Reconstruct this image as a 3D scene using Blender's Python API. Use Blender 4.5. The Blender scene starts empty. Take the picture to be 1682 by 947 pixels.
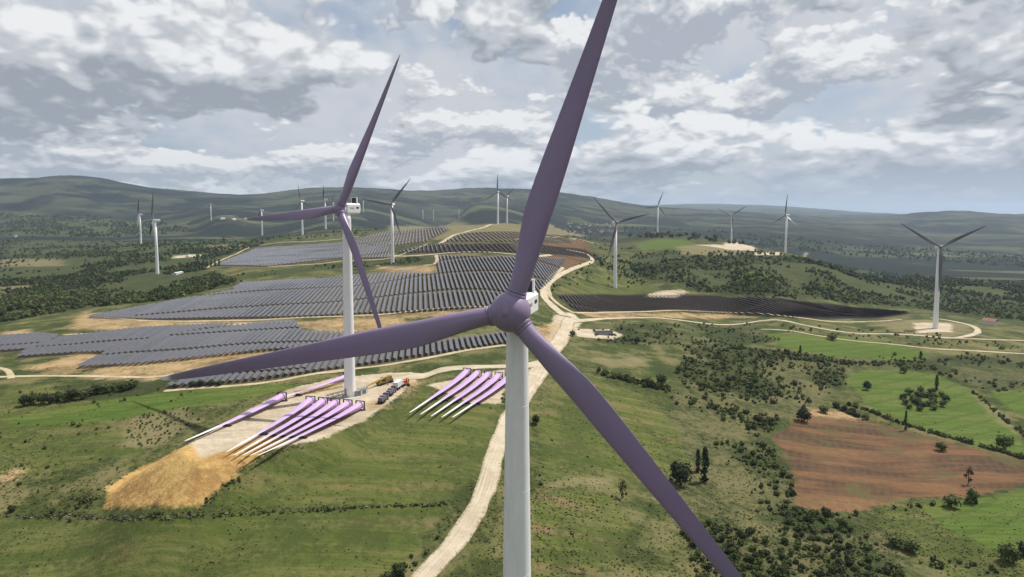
import bpy, bmesh, math, random
import numpy as np
from mathutils import Vector, Matrix

SC = bpy.context.scene
COL = SC.collection
R = math.radians
rnd = random.Random(7)
rng = np.random.default_rng(11)

# ------------------------------------------------------------------ camera
CAM_Z = 85.0
PITCH = 4.6                       # degrees below the horizon
V0 = 440.2                        # photo row of the lens axis (the frame is cropped a little low)
FPX = 1121.0                      # 24 mm lens on a 36 mm frame, photo 1682 px wide
cam_d = bpy.data.cameras.new('camera')
cam = bpy.data.objects.new('camera', cam_d); COL.objects.link(cam)
cam.location = (0, 0, CAM_Z)
cam.rotation_euler = (R(90 - PITCH), 0, 0)
cam_d.lens = 24.0; cam_d.sensor_width = 36.0; cam_d.shift_y = (V0 - 473.5) / 1682.0
cam_d.clip_start = 1.0; cam_d.clip_end = 90000
SC.camera = cam

# ------------------------------------------------------------------ render look
SC.view_settings.view_transform = 'Standard'
SC.view_settings.look = 'None'
SC.view_settings.exposure = 0.12
SC.view_settings.gamma = 1.0
SC.view_settings.use_curve_mapping = False
SC.render.engine = 'CYCLES'
SC.cycles.use_denoising = True
SC.cycles.max_bounces = 6
SC.cycles.diffuse_bounces = 2
SC.cycles.glossy_bounces = 2
SC.cycles.volume_bounces = 0
SC.cycles.transparent_max_bounces = 6
SC.cycles.use_adaptive_sampling = False

# ------------------------------------------------------------------ sun
SUN_EL, SUN_AZ = 58.0, 58.0       # azimuth measured from +Y (view direction) towards +X (right)
sd = Vector((math.sin(R(SUN_AZ)) * math.cos(R(SUN_EL)), math.cos(R(SUN_AZ)) * math.cos(R(SUN_EL)), math.sin(R(SUN_EL))))
sun_d = bpy.data.lights.new('sun', 'SUN')
sun_d.energy = 5.0; sun_d.angle = R(0.6); sun_d.color = (1.0, 0.94, 0.84)
sun = bpy.data.objects.new('sun', sun_d); COL.objects.link(sun)
sun.rotation_euler = sd.to_track_quat('Z', 'Y').to_euler()
sun.location = (0, 0, 600)

# ------------------------------------------------------------------ node helper
class NT:
    def __init__(s, tree): s.t = tree; s.n = tree.nodes; s.l = tree.links
    def new(s, typ, **kw):
        n = s.n.new(typ)
        for k, v in kw.items(): setattr(n, k, v)
        return n
    def put(s, sock, v):
        if isinstance(v, bpy.types.NodeSocket): s.l.new(v, sock)
        elif v is not None:
            if hasattr(sock.default_value, '__len__') and not hasattr(v, '__len__'):
                sock.default_value = (v,) * len(sock.default_value)
            elif hasattr(v, '__len__') and len(v) == 3 and len(sock.default_value) == 4:
                sock.default_value = (*v, 1)
            else: sock.default_value = v
    def math(s, op, a, b=None, c=None, clamp=False):
        n = s.new('ShaderNodeMath', operation=op, use_clamp=clamp)
        for i, v in enumerate((a, b, c)):
            if v is not None: s.put(n.inputs[i], v)
        return n.outputs[0]
    def vmath(s, op, a, b=None):
        n = s.new('ShaderNodeVectorMath', operation=op)
        s.put(n.inputs[0], a)
        if b is not None: s.put(n.inputs[3] if op == 'SCALE' else n.inputs[1], b)
        return n.outputs[1] if op in ('LENGTH', 'DOT_PRODUCT') else n.outputs[0]
    def mix(s, f, a, b, blend='MIX'):
        n = s.new('ShaderNodeMix', data_type='RGBA', blend_type=blend)
        s.put(n.inputs[0], f); s.put(n.inputs[6], a); s.put(n.inputs[7], b)
        return n.outputs[2]
    def noise(s, vec, scale, detail=4, rough=0.55, dist=0.0, lac=2.0):
        n = s.new('ShaderNodeTexNoise')
        if vec is not None: s.put(n.inputs['Vector'], vec)
        n.inputs['Scale'].default_value = scale; n.inputs['Detail'].default_value = detail
        n.inputs['Roughness'].default_value = rough; n.inputs['Distortion'].default_value = dist
        n.inputs['Lacunarity'].default_value = lac
        return n.outputs[0]
    def ramp(s, f, a, b, lo=0.0, hi=1.0, smooth=True):
        n = s.new('ShaderNodeMapRange', interpolation_type='SMOOTHSTEP' if smooth else 'LINEAR')
        s.put(n.inputs[0], f); s.put(n.inputs[1], a); s.put(n.inputs[2], b); s.put(n.inputs[3], lo); s.put(n.inputs[4], hi)
        return n.outputs[0]
    def attr(s, name): return s.new('ShaderNodeAttribute', attribute_name=name).outputs['Fac']
    def pos(s): return s.new('ShaderNodeNewGeometry').outputs['Position']
    def stretch(s, vec, scale, rot=0.0):
        n = s.new('ShaderNodeMapping')
        s.put(n.inputs[0], vec); n.inputs['Rotation'].default_value = (0, 0, rot); n.inputs['Scale'].default_value = scale
        return n.outputs[0]
    def bump(s, h, strength, dist):
        n = s.new('ShaderNodeBump'); s.put(n.inputs['Height'], h)
        n.inputs['Strength'].default_value = strength; n.inputs['Distance'].default_value = dist
        return n.outputs[0]

def material(name, rough=0.8, spec=0.3):
    m = bpy.data.materials.new(name); m.use_nodes = True
    t = NT(m.node_tree)
    p = next(n for n in t.n if n.type == 'BSDF_PRINCIPLED')
    p.inputs['Roughness'].default_value = rough
    p.inputs['Specular IOR Level'].default_value = spec
    return m, t, p

def plain(name, c, rough=0.7, spec=0.3, var=0.15, scale=1.5):
    m, t, p = material(name, rough, spec)
    tc = t.new('ShaderNodeTexCoord').outputs['Object']
    n = t.noise(tc, scale, 5, 0.6)
    k = t.ramp(n, 0.3, 0.7, 1 - var, 1 + var)
    t.put(p.inputs['Base Color'], t.mix(1.0, (*c, 1), k, 'MULTIPLY'))
    return m

# ------------------------------------------------------------------ world: daylight sky with cumulus
W = bpy.data.worlds.new('World'); SC.world = W; W.use_nodes = True
t = NT(W.node_tree)
for n in list(t.n): t.n.remove(n)
out = t.new('ShaderNodeOutputWorld')
sky = t.new('ShaderNodeTexSky', sky_type='NISHITA')
sky.sun_disc = False; sky.sun_elevation = R(SUN_EL); sky.sun_rotation = R(SUN_AZ)
sky.altitude = 900; sky.dust_density = 2.0; sky.air_density = 1.0
bg_sky = t.new('ShaderNodeBackground'); t.l.new(sky.outputs[0], bg_sky.inputs[0]); bg_sky.inputs[1].default_value = 0.085
gen = t.new('ShaderNodeTexCoord').outputs['Generated']
sep = t.new('ShaderNodeSeparateXYZ'); t.l.new(gen, sep.inputs[0])
zc = t.math('MAXIMUM', sep.outputs[2], 0.0)
wz = t.math('MULTIPLY', t.math('DIVIDE', zc, t.math('ADD', zc, 0.45)), 1.6)   # elevation: decks crowd together towards the horizon
def cloud_vec(dx, dz):
    c = t.new('ShaderNodeCombineXYZ')
    t.put(c.inputs[0], t.math('ADD', sep.outputs[0], dx)); t.put(c.inputs[1], sep.outputs[1])
    t.put(c.inputs[2], t.math('ADD', wz, dz))
    return c.outputs[0]
def dens(ox, oz, dx, dz, sc):
    """cloud thickness: broad masses plus rounded heads (folded noise makes lumps with sharp creases)"""
    v = cloud_vec(ox + dx, oz + dz)
    warp = t.new('ShaderNodeTexNoise'); t.put(warp.inputs['Vector'], v); warp.inputs['Scale'].default_value = 2.2 * sc; warp.inputs['Detail'].default_value = 2
    v2 = t.vmath('ADD', v, t.vmath('SCALE', t.vmath('SUBTRACT', warp.outputs[1], (0.5, 0.5, 0.5)), 0.13 / sc))
    big = t.noise(v2, 1.5 * sc, 3, 0.5)
    def lump(k): return t.math('ABSOLUTE', t.math('MULTIPLY_ADD', t.noise(v2, k * sc, 1.0, 0.45), 2.0, -1.0))
    b = t.math('ADD', t.math('MULTIPLY', lump(3.3), 0.44), t.math('ADD', t.math('MULTIPLY', lump(7.5), 0.33), t.math('MULTIPLY', lump(17.0), 0.24)))
    return t.math('MULTIPLY_ADD', b, 0.30, big)
def deck(ox, oz, sc, cover, hz, dark, mid, bright):
    n0 = dens(ox, oz, 0, 0, sc); n1 = dens(ox, oz, 0.010 * 3 / sc, hz, sc)
    rel = t.math('MULTIPLY_ADD', t.math('SUBTRACT', n0, dens(ox, oz, 0.004 * 3 / sc, hz * 0.28, sc)), 1.1, t.math('MULTIPLY', t.math('SUBTRACT', n0, n1), 0.72))
    core = t.math('SUBTRACT', n0, cover)
    li = t.math('ADD', t.math('MULTIPLY', rel, 4.4), t.math('MULTIPLY_ADD', core, -1.6, 0.45), clamp=True)
    c = t.mix(t.ramp(li, 0.05, 0.55), dark, mid); c = t.mix(t.ramp(li, 0.50, 0.98), c, bright)
    return c, t.ramp(core, 0.0, 0.05)
far_c, far_m = deck(2.3, 0.9, 3.9, 0.515, 0.060, (0.38, 0.42, 0.48), (0.56, 0.58, 0.615), (0.78, 0.79, 0.80))
near_c, near_m = deck(0.95, 0.55, 2.2, 0.545, 0.11, (0.305, 0.34, 0.39), (0.50, 0.525, 0.565), (0.80, 0.81, 0.82))
gapc = (0.40, 0.47, 0.57)
veil = t.noise(cloud_vec(5.0, 2.0), 4.0, 4, 0.6)
ccol = t.mix(t.ramp(veil, 0.30, 0.62), gapc, (0.56, 0.58, 0.62))
ccol = t.mix(far_m, ccol, far_c)
ccol = t.mix(near_m, ccol, near_c)
low = t.ramp(zc, 0.0, 0.10, 1.0, 0.0)                      # far distance under the cloud base
side = t.ramp(sep.outputs[0], -0.05, 0.50, 0.30, 0.92)
ccol = t.mix(t.math('MULTIPLY', low, side), ccol, (0.40, 0.465, 0.56))
mask = t.math('MAXIMUM', t.math('MAXIMUM', far_m, near_m), t.ramp(veil, 0.30, 0.55, 0.45, 1.0))
mask = t.math('MAXIMUM', mask, low)
bg_cloud = t.new('ShaderNodeBackground'); t.l.new(ccol, bg_cloud.inputs[0]); bg_cloud.inputs[1].default_value = 1.0
mx = t.new('ShaderNodeMixShader'); t.l.new(mask, mx.inputs[0]); t.l.new(bg_sky.outputs[0], mx.inputs[1]); t.l.new(bg_cloud.outputs[0], mx.inputs[2])
t.l.new(mx.outputs[0], out.inputs[0])
W.cycles.sampling_method = 'MANUAL'; W.cycles.sample_map_resolution = 512

# ------------------------------------------------------------------ object helpers
def tag(o, label=None, cat=None, group=None, kind=None):
    if label: o['label'] = label
    if cat: o['category'] = cat
    if group: o['group'] = group
    if kind: o['kind'] = kind
    return o
def mesh_np(name, verts, faces, mats, smooth=False, fmat=None):
    """verts (n,3) array, faces (m,k) array of one k, or list"""
    me = bpy.data.meshes.new(name)
    if isinstance(faces, np.ndarray):
        m, k = faces.shape
        me.vertices.add(len(verts)); me.vertices.foreach_set('co', np.asarray(verts, np.float32).ravel())
        me.loops.add(m * k); me.loops.foreach_set('vertex_index', faces.astype(np.int32).ravel())
        me.polygons.add(m); me.polygons.foreach_set('loop_start', np.arange(0, m * k, k, dtype=np.int32))
        me.update(calc_edges=True)
    else:
        me.from_pydata([tuple(v) for v in verts], [], faces); me.update()
    if not isinstance(mats, (list, tuple)): mats = [mats]
    for mm in mats: me.materials.append(mm)
    if fmat is not None: me.polygons.foreach_set('material_index', np.asarray(fmat, np.int32))
    me.polygons.foreach_set('use_smooth', np.full(len(me.polygons), bool(smooth)))
    return me
def link(name, me, parent=None, loc=None):
    o = bpy.data.objects.new(name, me); COL.objects.link(o)
    if parent is not None: o.parent = parent
    if loc is not None: o.location = loc
    return o
def empty(name, loc, rz=0.0):
    o = bpy.data.objects.new(name, None); COL.objects.link(o); o.location = loc; o.rotation_euler = (0, 0, rz)
    o.empty_display_size = 2.0
    return o
def copy_tree(o, parent=None):
    c = o.copy(); COL.objects.link(c); c.parent = parent
    for ch in list(o.children): copy_tree(ch, c)
    return c
class MB:
    """collects boxes, cylinders and lofts, then builds one mesh"""
    def __init__(s): s.v = []; s.f = []; s.m = []
    def add(s, vs, fs, mi=0):
        b = len(s.v); s.v += [tuple(p) for p in vs]; s.f += [[i + b for i in f] for f in fs]; s.m += [mi] * len(fs)
    def box(s, c, d, mi=0, rot=None, taper=1.0):
        x, y, z = d[0] / 2, d[1] / 2, d[2] / 2
        vs = [Vector((sx * x * (taper if sz > 0 else 1), sy * y * (taper if sz > 0 else 1), sz * z)) for sz in (-1, 1) for sy in (-1, 1) for sx in (-1, 1)]
        if rot is not None: vs = [rot @ p for p in vs]
        vs = [p + Vector(c) for p in vs]
        s.add(vs, [[0, 2, 3, 1], [4, 5, 7, 6], [0, 1, 5, 4], [2, 6, 7, 3], [0, 4, 6, 2], [1, 3, 7, 5]], mi)
    def bar(s, a, b, w, h=None, mi=0):
        a, b = Vector(a), Vector(b); d = b - a; L = d.length
        q = d.to_track_quat('X', 'Z').to_matrix()
        s.box((a + b) / 2, (L, w, h or w), mi, q)
    def cyl(s, a, b, ra, rb=None, n=12, mi=0, caps=True):
        a, b = Vector(a), Vector(b); rb = ra if rb is None else rb
        q = (b - a).to_track_quat('Z', 'Y').to_matrix(); vs = []
        for p, r in ((a, ra), (b, rb)):
            for k in range(n):
                an = 2 * math.pi * k / n; vs.append(p + q @ Vector((r * math.cos(an), r * math.sin(an), 0)))
        fs = [[k, (k + 1) % n, n + (k + 1) % n, n + k] for k in range(n)]
        if caps: fs += [list(range(n))[::-1], list(range(n, 2 * n))]
        s.add(vs, fs, mi)
    def lathe(s, prof, n=24, mi=0, axis='Z', origin=(0, 0, 0)):
        vs = []; o = Vector(origin)
        for r, h in prof:
            for k in range(n):
                an = 2 * math.pi * k / n
                p = (r * math.cos(an), r * math.sin(an), h)
                if axis == 'Y': p = (r * math.cos(an), h, -r * math.sin(an))
                vs.append(Vector(p) + o)
        fs = []
        for i in range(len(prof) - 1):
            for k in range(n):
                fs.append([i * n + k, i * n + (k + 1) % n, (i + 1) * n + (k + 1) % n, (i + 1) * n + k])
        fs += [list(range(n))[::-1], list(range((len(prof) - 1) * n, len(prof) * n))]
        s.add(vs, fs, mi)
    def mesh(s, name, mats, smooth=False):
        me = mesh_np(name, s.v, s.f, mats, smooth, s.m); return me
    def build(s, name, mats, parent=None, smooth=False, loc=None):
        return link(name, s.mesh(name, mats, smooth), parent, loc)

# ------------------------------------------------------------------ terrain heights
cp, sp = math.cos(R(PITCH)), math.sin(R(PITCH))
def ray(u, v):
    a = (u - 841.0) / FPX; b = (V0 - v) / FPX
    return np.array([a, cp + b * sp, b * cp - sp])           # world direction, image-plane scaled
def by_depth(u, v, d):                                        # point on the sight line whose world Y is d
    k = ray(u, v); return np.array([0, 0, CAM_Z]) + k * (d / k[1])
def by_z(u, v, z):
    k = ray(u, v); return np.array([0, 0, CAM_Z]) + k * ((z - CAM_Z) / k[2])

OLD_H = 80.0
# far turbines: u, hub row, base row, blade angle, yaw, label
FAR = [
 (645, 335, 432, 40, 14, 'white turbine rising from the solar rows, two blades spread in a wide V'),
 (1010, 365, 472, -44, -12, 'white turbine on the grassy bank above the dark solar field'),
 (1536, 405, 540, 62, 10, 'white turbine standing on a round sandy pad at the end of the gravel road'),
 (259, 362, 452, -8, 58, 'lone white turbine seen side-on in the dark wooded slope'),
 (232, 352, 403, 20, 62, 'small white turbine just behind the side-on one on the wooded slope'),
 (497, 330, 387, -16, 40, 'tall white turbine on the green rise behind the purple blade'),
 (431, 345, 387, -20, 55, 'white turbine at the end of the long purple blade, low on the green rise'),
 (535, 327, 375, 30, 80, 'slim white turbine close left of the purple rotor hub, its blades edge-on'),
 (548, 333, 364, 2, 60, 'far white turbine with one blade straight up beside the purple hub'),
 (597, 327, 352, 60, 85, 'far pale turbine just right of the white nacelle'),
 (695, 345, 366, 10, 80, 'first of two tiny pale turbines left of the hilltop track'),
 (712, 345, 365, 50, 80, 'second of two tiny pale turbines left of the hilltop track'),
 (754, 343, 366, 30, 84, 'left one of the tiny twin turbines on the hilltop skyline'),
 (769, 346, 366, 95, 84, 'right one of the tiny twin turbines on the hilltop skyline'),
 (818, 315, 368, 0, 16, 'white turbine on top of the solar hill, one blade straight up'),
 (833, 322, 367, 55, 50, 'white turbine half behind the big upright blade on the hilltop'),
 (1080, 338, 386, 20, 25, 'white turbine behind the round green hilltop'),
 (1201, 353, 403, 56, 20, 'white turbine on the pale quarry ledge of the scrub hill'),
 (1290, 353, 418, 1, 66, 'white turbine at the pale end of the scrub ridge, one blade straight up'),
 (347, 335, 362, 100, 88, 'distant pale turbine alone below the left skyline'),
]
CTRL = []
def c_d(u, v, d): CTRL.append(by_depth(u, v, d))
def c_z(u, v, z): CTRL.append(by_z(u, v, z))
for (u, hv, bv, *_r) in FAR:
    c_d(u, bv, FPX * OLD_H / (bv - hv))
# foreground
for u, z in ((-150, -28), (100, -24), (350, -21), (600, -19), (850, -22), (1100, -27), (1400, -33), (1682, -36), (1850, -37)): c_z(u, 947, z)
for u, z in ((-100, -17), (175, -15), (420, -12), (700, -14), (900, -18), (1200, -28), (1682, -36)): c_z(u, 835, z)
for u, z in ((0, -12), (250, -9), (500, -6), (760, -8), (900, -13), (1150, -25), (1450, -35), (1750, -37)): c_z(u, 740, z)
for u, z in ((-100, -8), (150, -6), (330, -3), (480, -1), (700, -1), (850, -5), (950, -10), (1150, -21), (1400, -31), (1700, -34)): c_z(u, 660, z)
CTRL.append(by_z(575, 652, 0)); CTRL.append(by_z(620, 628, 0)); CTRL.append(by_z(500, 690, -0.5))
for u, z in ((-100, -8), (100, -5), (300, -2), (500, 0.5), (700, 1.5), (830, 0), (1000, -10), (1200, -20), (1400, -27), (1650, -31)): c_z(u, 595, z)
for u, z in ((-100, -12), (0, -10), (200, -2), (400, 2), (600, 4), (800, 4), (930, -5), (1100, -12), (1300, -20), (1500, -27), (1682, -34)): c_z(u, 535, z)
for u, z in ((0, -20), (150, -10), (400, 5), (600, 9), (800, 12), (900, 4), (1000, -9), (1200, -20), (1400, -27), (1600, -45), (1750, -55)): c_z(u, 495, z)
for u, z in ((1130, -9), (1230, -10), (1330, -14), (1430, -24)): c_z(u, 478, z)
for u, z in ((0, -26), (180, -16), (450, 10), (780, 22), (930, 12), (1060, -2), (1120, 4), (1250, 5), (1350, 0), (1420, -22), (1500, -52), (1682, -75)): c_z(u, 455, z)
for u, z in ((0, -30), (400, 8), (700, 27), (860, 30), (960, 20), (1100, 15), (1200, 14), (1290, 11), (1345, 4), (1450, -80), (1600, -100), (1720, -105)): c_z(u, 428, z)
for u, z in ((0, -30), (150, -20), (400, 12), (560, 24), (780, 42), (900, 40), (1000, 16)): c_z(u, 400, z)
for u, z in ((600, 45), (720, 50), (860, 55)): c_z(u, 376, z)
# land that falls away behind the two hills
for u, d, z in ((600, 2600, 0), (818, 2500, 10), (950, 2500, -20), (1080, 2900, -40), (1201, 2700, -70), (1290, 2100, -75), (1400, 1700, -95), (430, 3000, -15), (300, 2600, -10)):
    k = ray(u, 400); CTRL.append(np.array([k[0] * d / k[1], d, z]))
# valley floor
for u, v, d in ((40, 392, 2700), (180, 383, 3100), (340, 372, 3300), (480, 360, 3600), (620, 356, 3700), (760, 352, 3900), (940, 384, 3400), (1060, 380, 3500), (1180, 384, 3400), (1300, 392, 3300), (1450, 408, 3200), (1600, 418, 3000), (1720, 425, 2900),
                (1020, 366, 4400), (1150, 367, 4600), (1300, 374, 4600), (1450, 388, 4400), (1600, 394, 4300), (1720, 396, 4200), (-80, 395, 2700)): c_d(u, v, d)
# first shoulders of the left hill
for u, v, d in ((-80, 345, 4200), (60, 340, 4300), (200, 350, 4300), (320, 340, 4600), (430, 344, 4600)): c_d(u, v, d)
# skyline ridges
for u, v, d in ((-150, 302, 6000), (0, 299, 6000), (60, 298, 6000), (105, 293, 6000), (165, 297, 6100), (215, 309, 6200), (270, 316, 6300), (340, 322, 6400), (420, 327, 6600),
                (480, 319, 6800), (540, 317, 6900), (600, 319, 7000), (680, 320, 7000), (740, 317, 7000), (790, 315, 7000), (850, 318, 7000), (910, 323, 7000), (980, 332, 7000), (1050, 343, 7000), (1130, 348, 7000), (1220, 352, 7000), (1310, 357, 7000),
                (1385, 362, 7000), (1450, 361, 6900), (1500, 354, 6800), (1560, 350, 6700), (1620, 352, 6700), (1690, 356, 6700), (1800, 355, 6700)): c_d(u, v, d)
# behind the ridges
for u in range(-150, 1850, 170):
    k = ray(u, 400); d = 9200; CTRL.append(np.array([k[0] * d / k[1], d, 40]))
# blue hills very far
for u, v in ((-100, 352), (300, 352), (600, 350), (900, 346), (1020, 340), (1120, 337), (1200, 338), (1280, 341), (1360, 347), (1440, 352), (1600, 353), (1750, 353)): c_d(u, v, 18000)
for u in range(-150, 1850, 340):
    k = ray(u, 400); d = 24000; CTRL.append(np.array([k[0] * d / k[1], d, 20]))
CTRL = np.array(CTRL)

KPHI = 3.0
def warp_coords(x, y):
    r = np.hypot(x, y); ph = np.arctan2(x, y)
    return np.stack([ph * KPHI, np.log(np.maximum(r, 20))], -1)
def tps_fit(P, z, lam):
    n = len(P); D = np.linalg.norm(P[:, None] - P[None], axis=-1)
    K = np.where(D > 0, D * D * np.log(D + 1e-12), 0) + lam * np.eye(n)
    A = np.zeros((n + 3, n + 3)); A[:n, :n] = K; A[:n, n] = 1; A[:n, n + 1:] = P; A[n, :n] = 1; A[n + 1:, :n] = P.T
    return np.linalg.solve(A, np.concatenate([z, np.zeros(3)]))
CW = warp_coords(CTRL[:, 0], CTRL[:, 1])
TPSC = tps_fit(CW, CTRL[:, 2], 2e-4)
def tps_eval(Q):
    out = np.empty(len(Q))
    for i in range(0, len(Q), 20000):
        q = Q[i:i + 20000]; D2 = ((q[:, None] - CW[None]) ** 2).sum(-1)
        out[i:i + 20000] = (0.5 * D2 * np.log(D2 + 1e-12)) @ TPSC[:-3] + TPSC[-3] + q @ TPSC[-2:]
    return out
_perm = rng.permutation(4096)
def vnoise(x, y, seed=0):
    xi = np.floor(x).astype(np.int64); yi = np.floor(y).astype(np.int64); fx = x - xi; fy = y - yi
    fx = fx * fx * fx * (fx * (fx * 6 - 15) + 10); fy = fy * fy * fy * (fy * (fy * 6 - 15) + 10)
    def h(a, b): return _perm[(_perm[(a + seed * 131) & 4095] + b) & 4095] / 4095.0
    return ((h(xi, yi) * (1 - fx) + h(xi + 1, yi) * fx) * (1 - fy) + (h(xi, yi + 1) * (1 - fx) + h(xi + 1, yi + 1) * fx) * fy) * 2 - 1
def fbm(x, y, wl, octs=4, seed=0, gain=0.5):
    s = 0; a = 1; tot = 0
    for o in range(octs):
        s = s + a * vnoise(x / wl + 17.3 * o, y / wl - 9.1 * o, seed + o); tot += a; a *= gain; wl = wl * 0.5
    return s / tot
def sstep(a, b, x):
    q = np.clip((x - a) / (b - a), 0, 1); return q * q * (3 - 2 * q)

ang = np.concatenate([np.arange(-180, -44, 4.0), np.arange(-44, 44.001, 0.125), np.arange(48, 180.1, 4.0)])
rad = np.concatenate([np.geomspace(6, 140, 16)[:-1], np.geomspace(140, 1600, 300)[:-1], np.geomspace(1600, 8000, 130)[:-1], np.geomspace(8000, 25000, 24)])
NA, NR = len(ang), len(rad)
PH = np.radians(ang)
GX = rad[:, None] * np.sin(PH)[None]; GY = rad[:, None] * np.cos(PH)[None]
phc = np.clip(PH, R(-42), R(42))
Q = np.stack([np.broadcast_to(phc[None] * KPHI, (NR, NA)), np.broadcast_to(np.log(np.maximum(rad, 150))[:, None], (NR, NA))], -1).reshape(-1, 2)
GZ = tps_eval(Q).reshape(NR, NA)
rr = np.hypot(GX, GY)
GZ += fbm(GX, GY, 55, 3, 3) * 0.9 * sstep(120, 260, rr)
GZ += fbm(GX, GY, 260, 4, 9) * 5.0 * sstep(420, 1400, rr)
GZ += (0.5 - np.abs(fbm(GX, GY, 1300, 6, 21, 0.56))) * 62.0 * sstep(2400, 5200, rr) * (1 - 0.5 * sstep(9000, 15000, rr))
GZ = np.where(rr > 24500, GZ - 0, GZ)

# build the levelled pad of the second turbine into the heights: flat top, loose fill slope around it
def in_poly(px, py, poly):
    c = np.zeros(px.shape, bool); n = len(poly)
    for i in range(n):
        x0, y0 = poly[i]; x1, y1 = poly[(i + 1) % n]
        if y0 == y1: continue
        hit = ((y0 > py) != (y1 > py)) & (px < (x1 - x0) * (py - y0) / (y1 - y0) + x0); c ^= hit
    return c
def poly_sd(px, py, poly):
    """signed distance, positive inside"""
    d2 = np.full(px.shape, 1e18); n = len(poly)
    for i in range(n):
        x0, y0 = poly[i]; x1, y1 = poly[(i + 1) % n]; ex, ey = x1 - x0, y1 - y0
        L = ex * ex + ey * ey + 1e-9; tt = np.clip(((px - x0) * ex + (py - y0) * ey) / L, 0, 1)
        d2 = np.minimum(d2, (px - x0 - tt * ex) ** 2 + (py - y0 - tt * ey) ** 2)
    d = np.sqrt(d2); return np.where(in_poly(px, py, poly), d, -d)
PAD_PX = [(292, 738), (380, 690), (470, 640), (560, 618), (640, 612), (692, 612), (668, 640), (600, 690), (520, 722), (440, 738), (395, 752), (330, 765)]
PAD = [tuple(by_z(u, v, 0.0)[:2]) for u, v in PAD_PX]
near = rr < 700
sdp = np.full(GX.shape, -999.0); sdp[near] = poly_sd(GX[near], GY[near], PAD)
fill = np.where(sdp > 0, 0.0, sdp * 0.62)
w = sstep(-1.0, 1.5, sdp)
GZ = np.where(sdp > -60, np.maximum(GZ, fill), GZ)
GZ = np.where((sdp > -70) & (sdp <= 0), np.minimum(GZ, -0.4 + np.maximum(-sdp - 6, 0) * 0.22), GZ); GZ = GZ * (1 - w) + 0.0 * w

def H(x, y):
    x = np.asarray(x, float); y = np.asarray(y, float)
    r = np.hypot(x, y); a = np.degrees(np.arctan2(x, y))
    i = np.clip(np.searchsorted(rad, r) - 1, 0, NR - 2); j = np.clip(np.searchsorted(ang, a) - 1, 0, NA - 2)
    fr = np.clip((r - rad[i]) / (rad[i + 1] - rad[i]), 0, 1); fa = np.clip((a - ang[j]) / (ang[j + 1] - ang[j]), 0, 1)
    return (GZ[i, j] * (1 - fr) + GZ[i + 1, j] * fr) * (1 - fa) + (GZ[i, j + 1] * (1 - fr) + GZ[i + 1, j + 1] * fr) * fa
_S = np.geomspace(150, 12000, 2600)
def ground(u, v, far=9000.0):
    """where the sight line of a photo point meets the land; (x, y, z)"""
    k = ray(u, v); X = k[0] * _S / k[1]; Y = _S; Z = CAM_Z + k[2] * _S / k[1]
    below = Z < H(X, Y)
    i = int(np.argmax(below)) if below.any() else None
    if i is None or i == 0: d = far if i is None else 150.0
    else:
        a, b = _S[i - 1], _S[i]
        for _ in range(12):
            m = 0.5 * (a + b); 
            if CAM_Z + k[2] * m / k[1] < float(H(k[0] * m / k[1], m)): b = m
            else: a = m
        d = 0.5 * (a + b)
    x, y = k[0] * d / k[1], d
    return np.array([x, y, float(H(x, y))])
def ground_poly(px, step=40.0):
    out = []; n = len(px)
    for i in range(n):
        (u0, v0), (u1, v1) = px[i], px[(i + 1) % n]; k = max(1, int(math.hypot(u1 - u0, v1 - v0) / step))
        for q in range(k):
            p = ground(u0 + (u1 - u0) * q / k, v0 + (v1 - v0) * q / k); out.append((p[0], p[1]))
    return out
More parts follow.
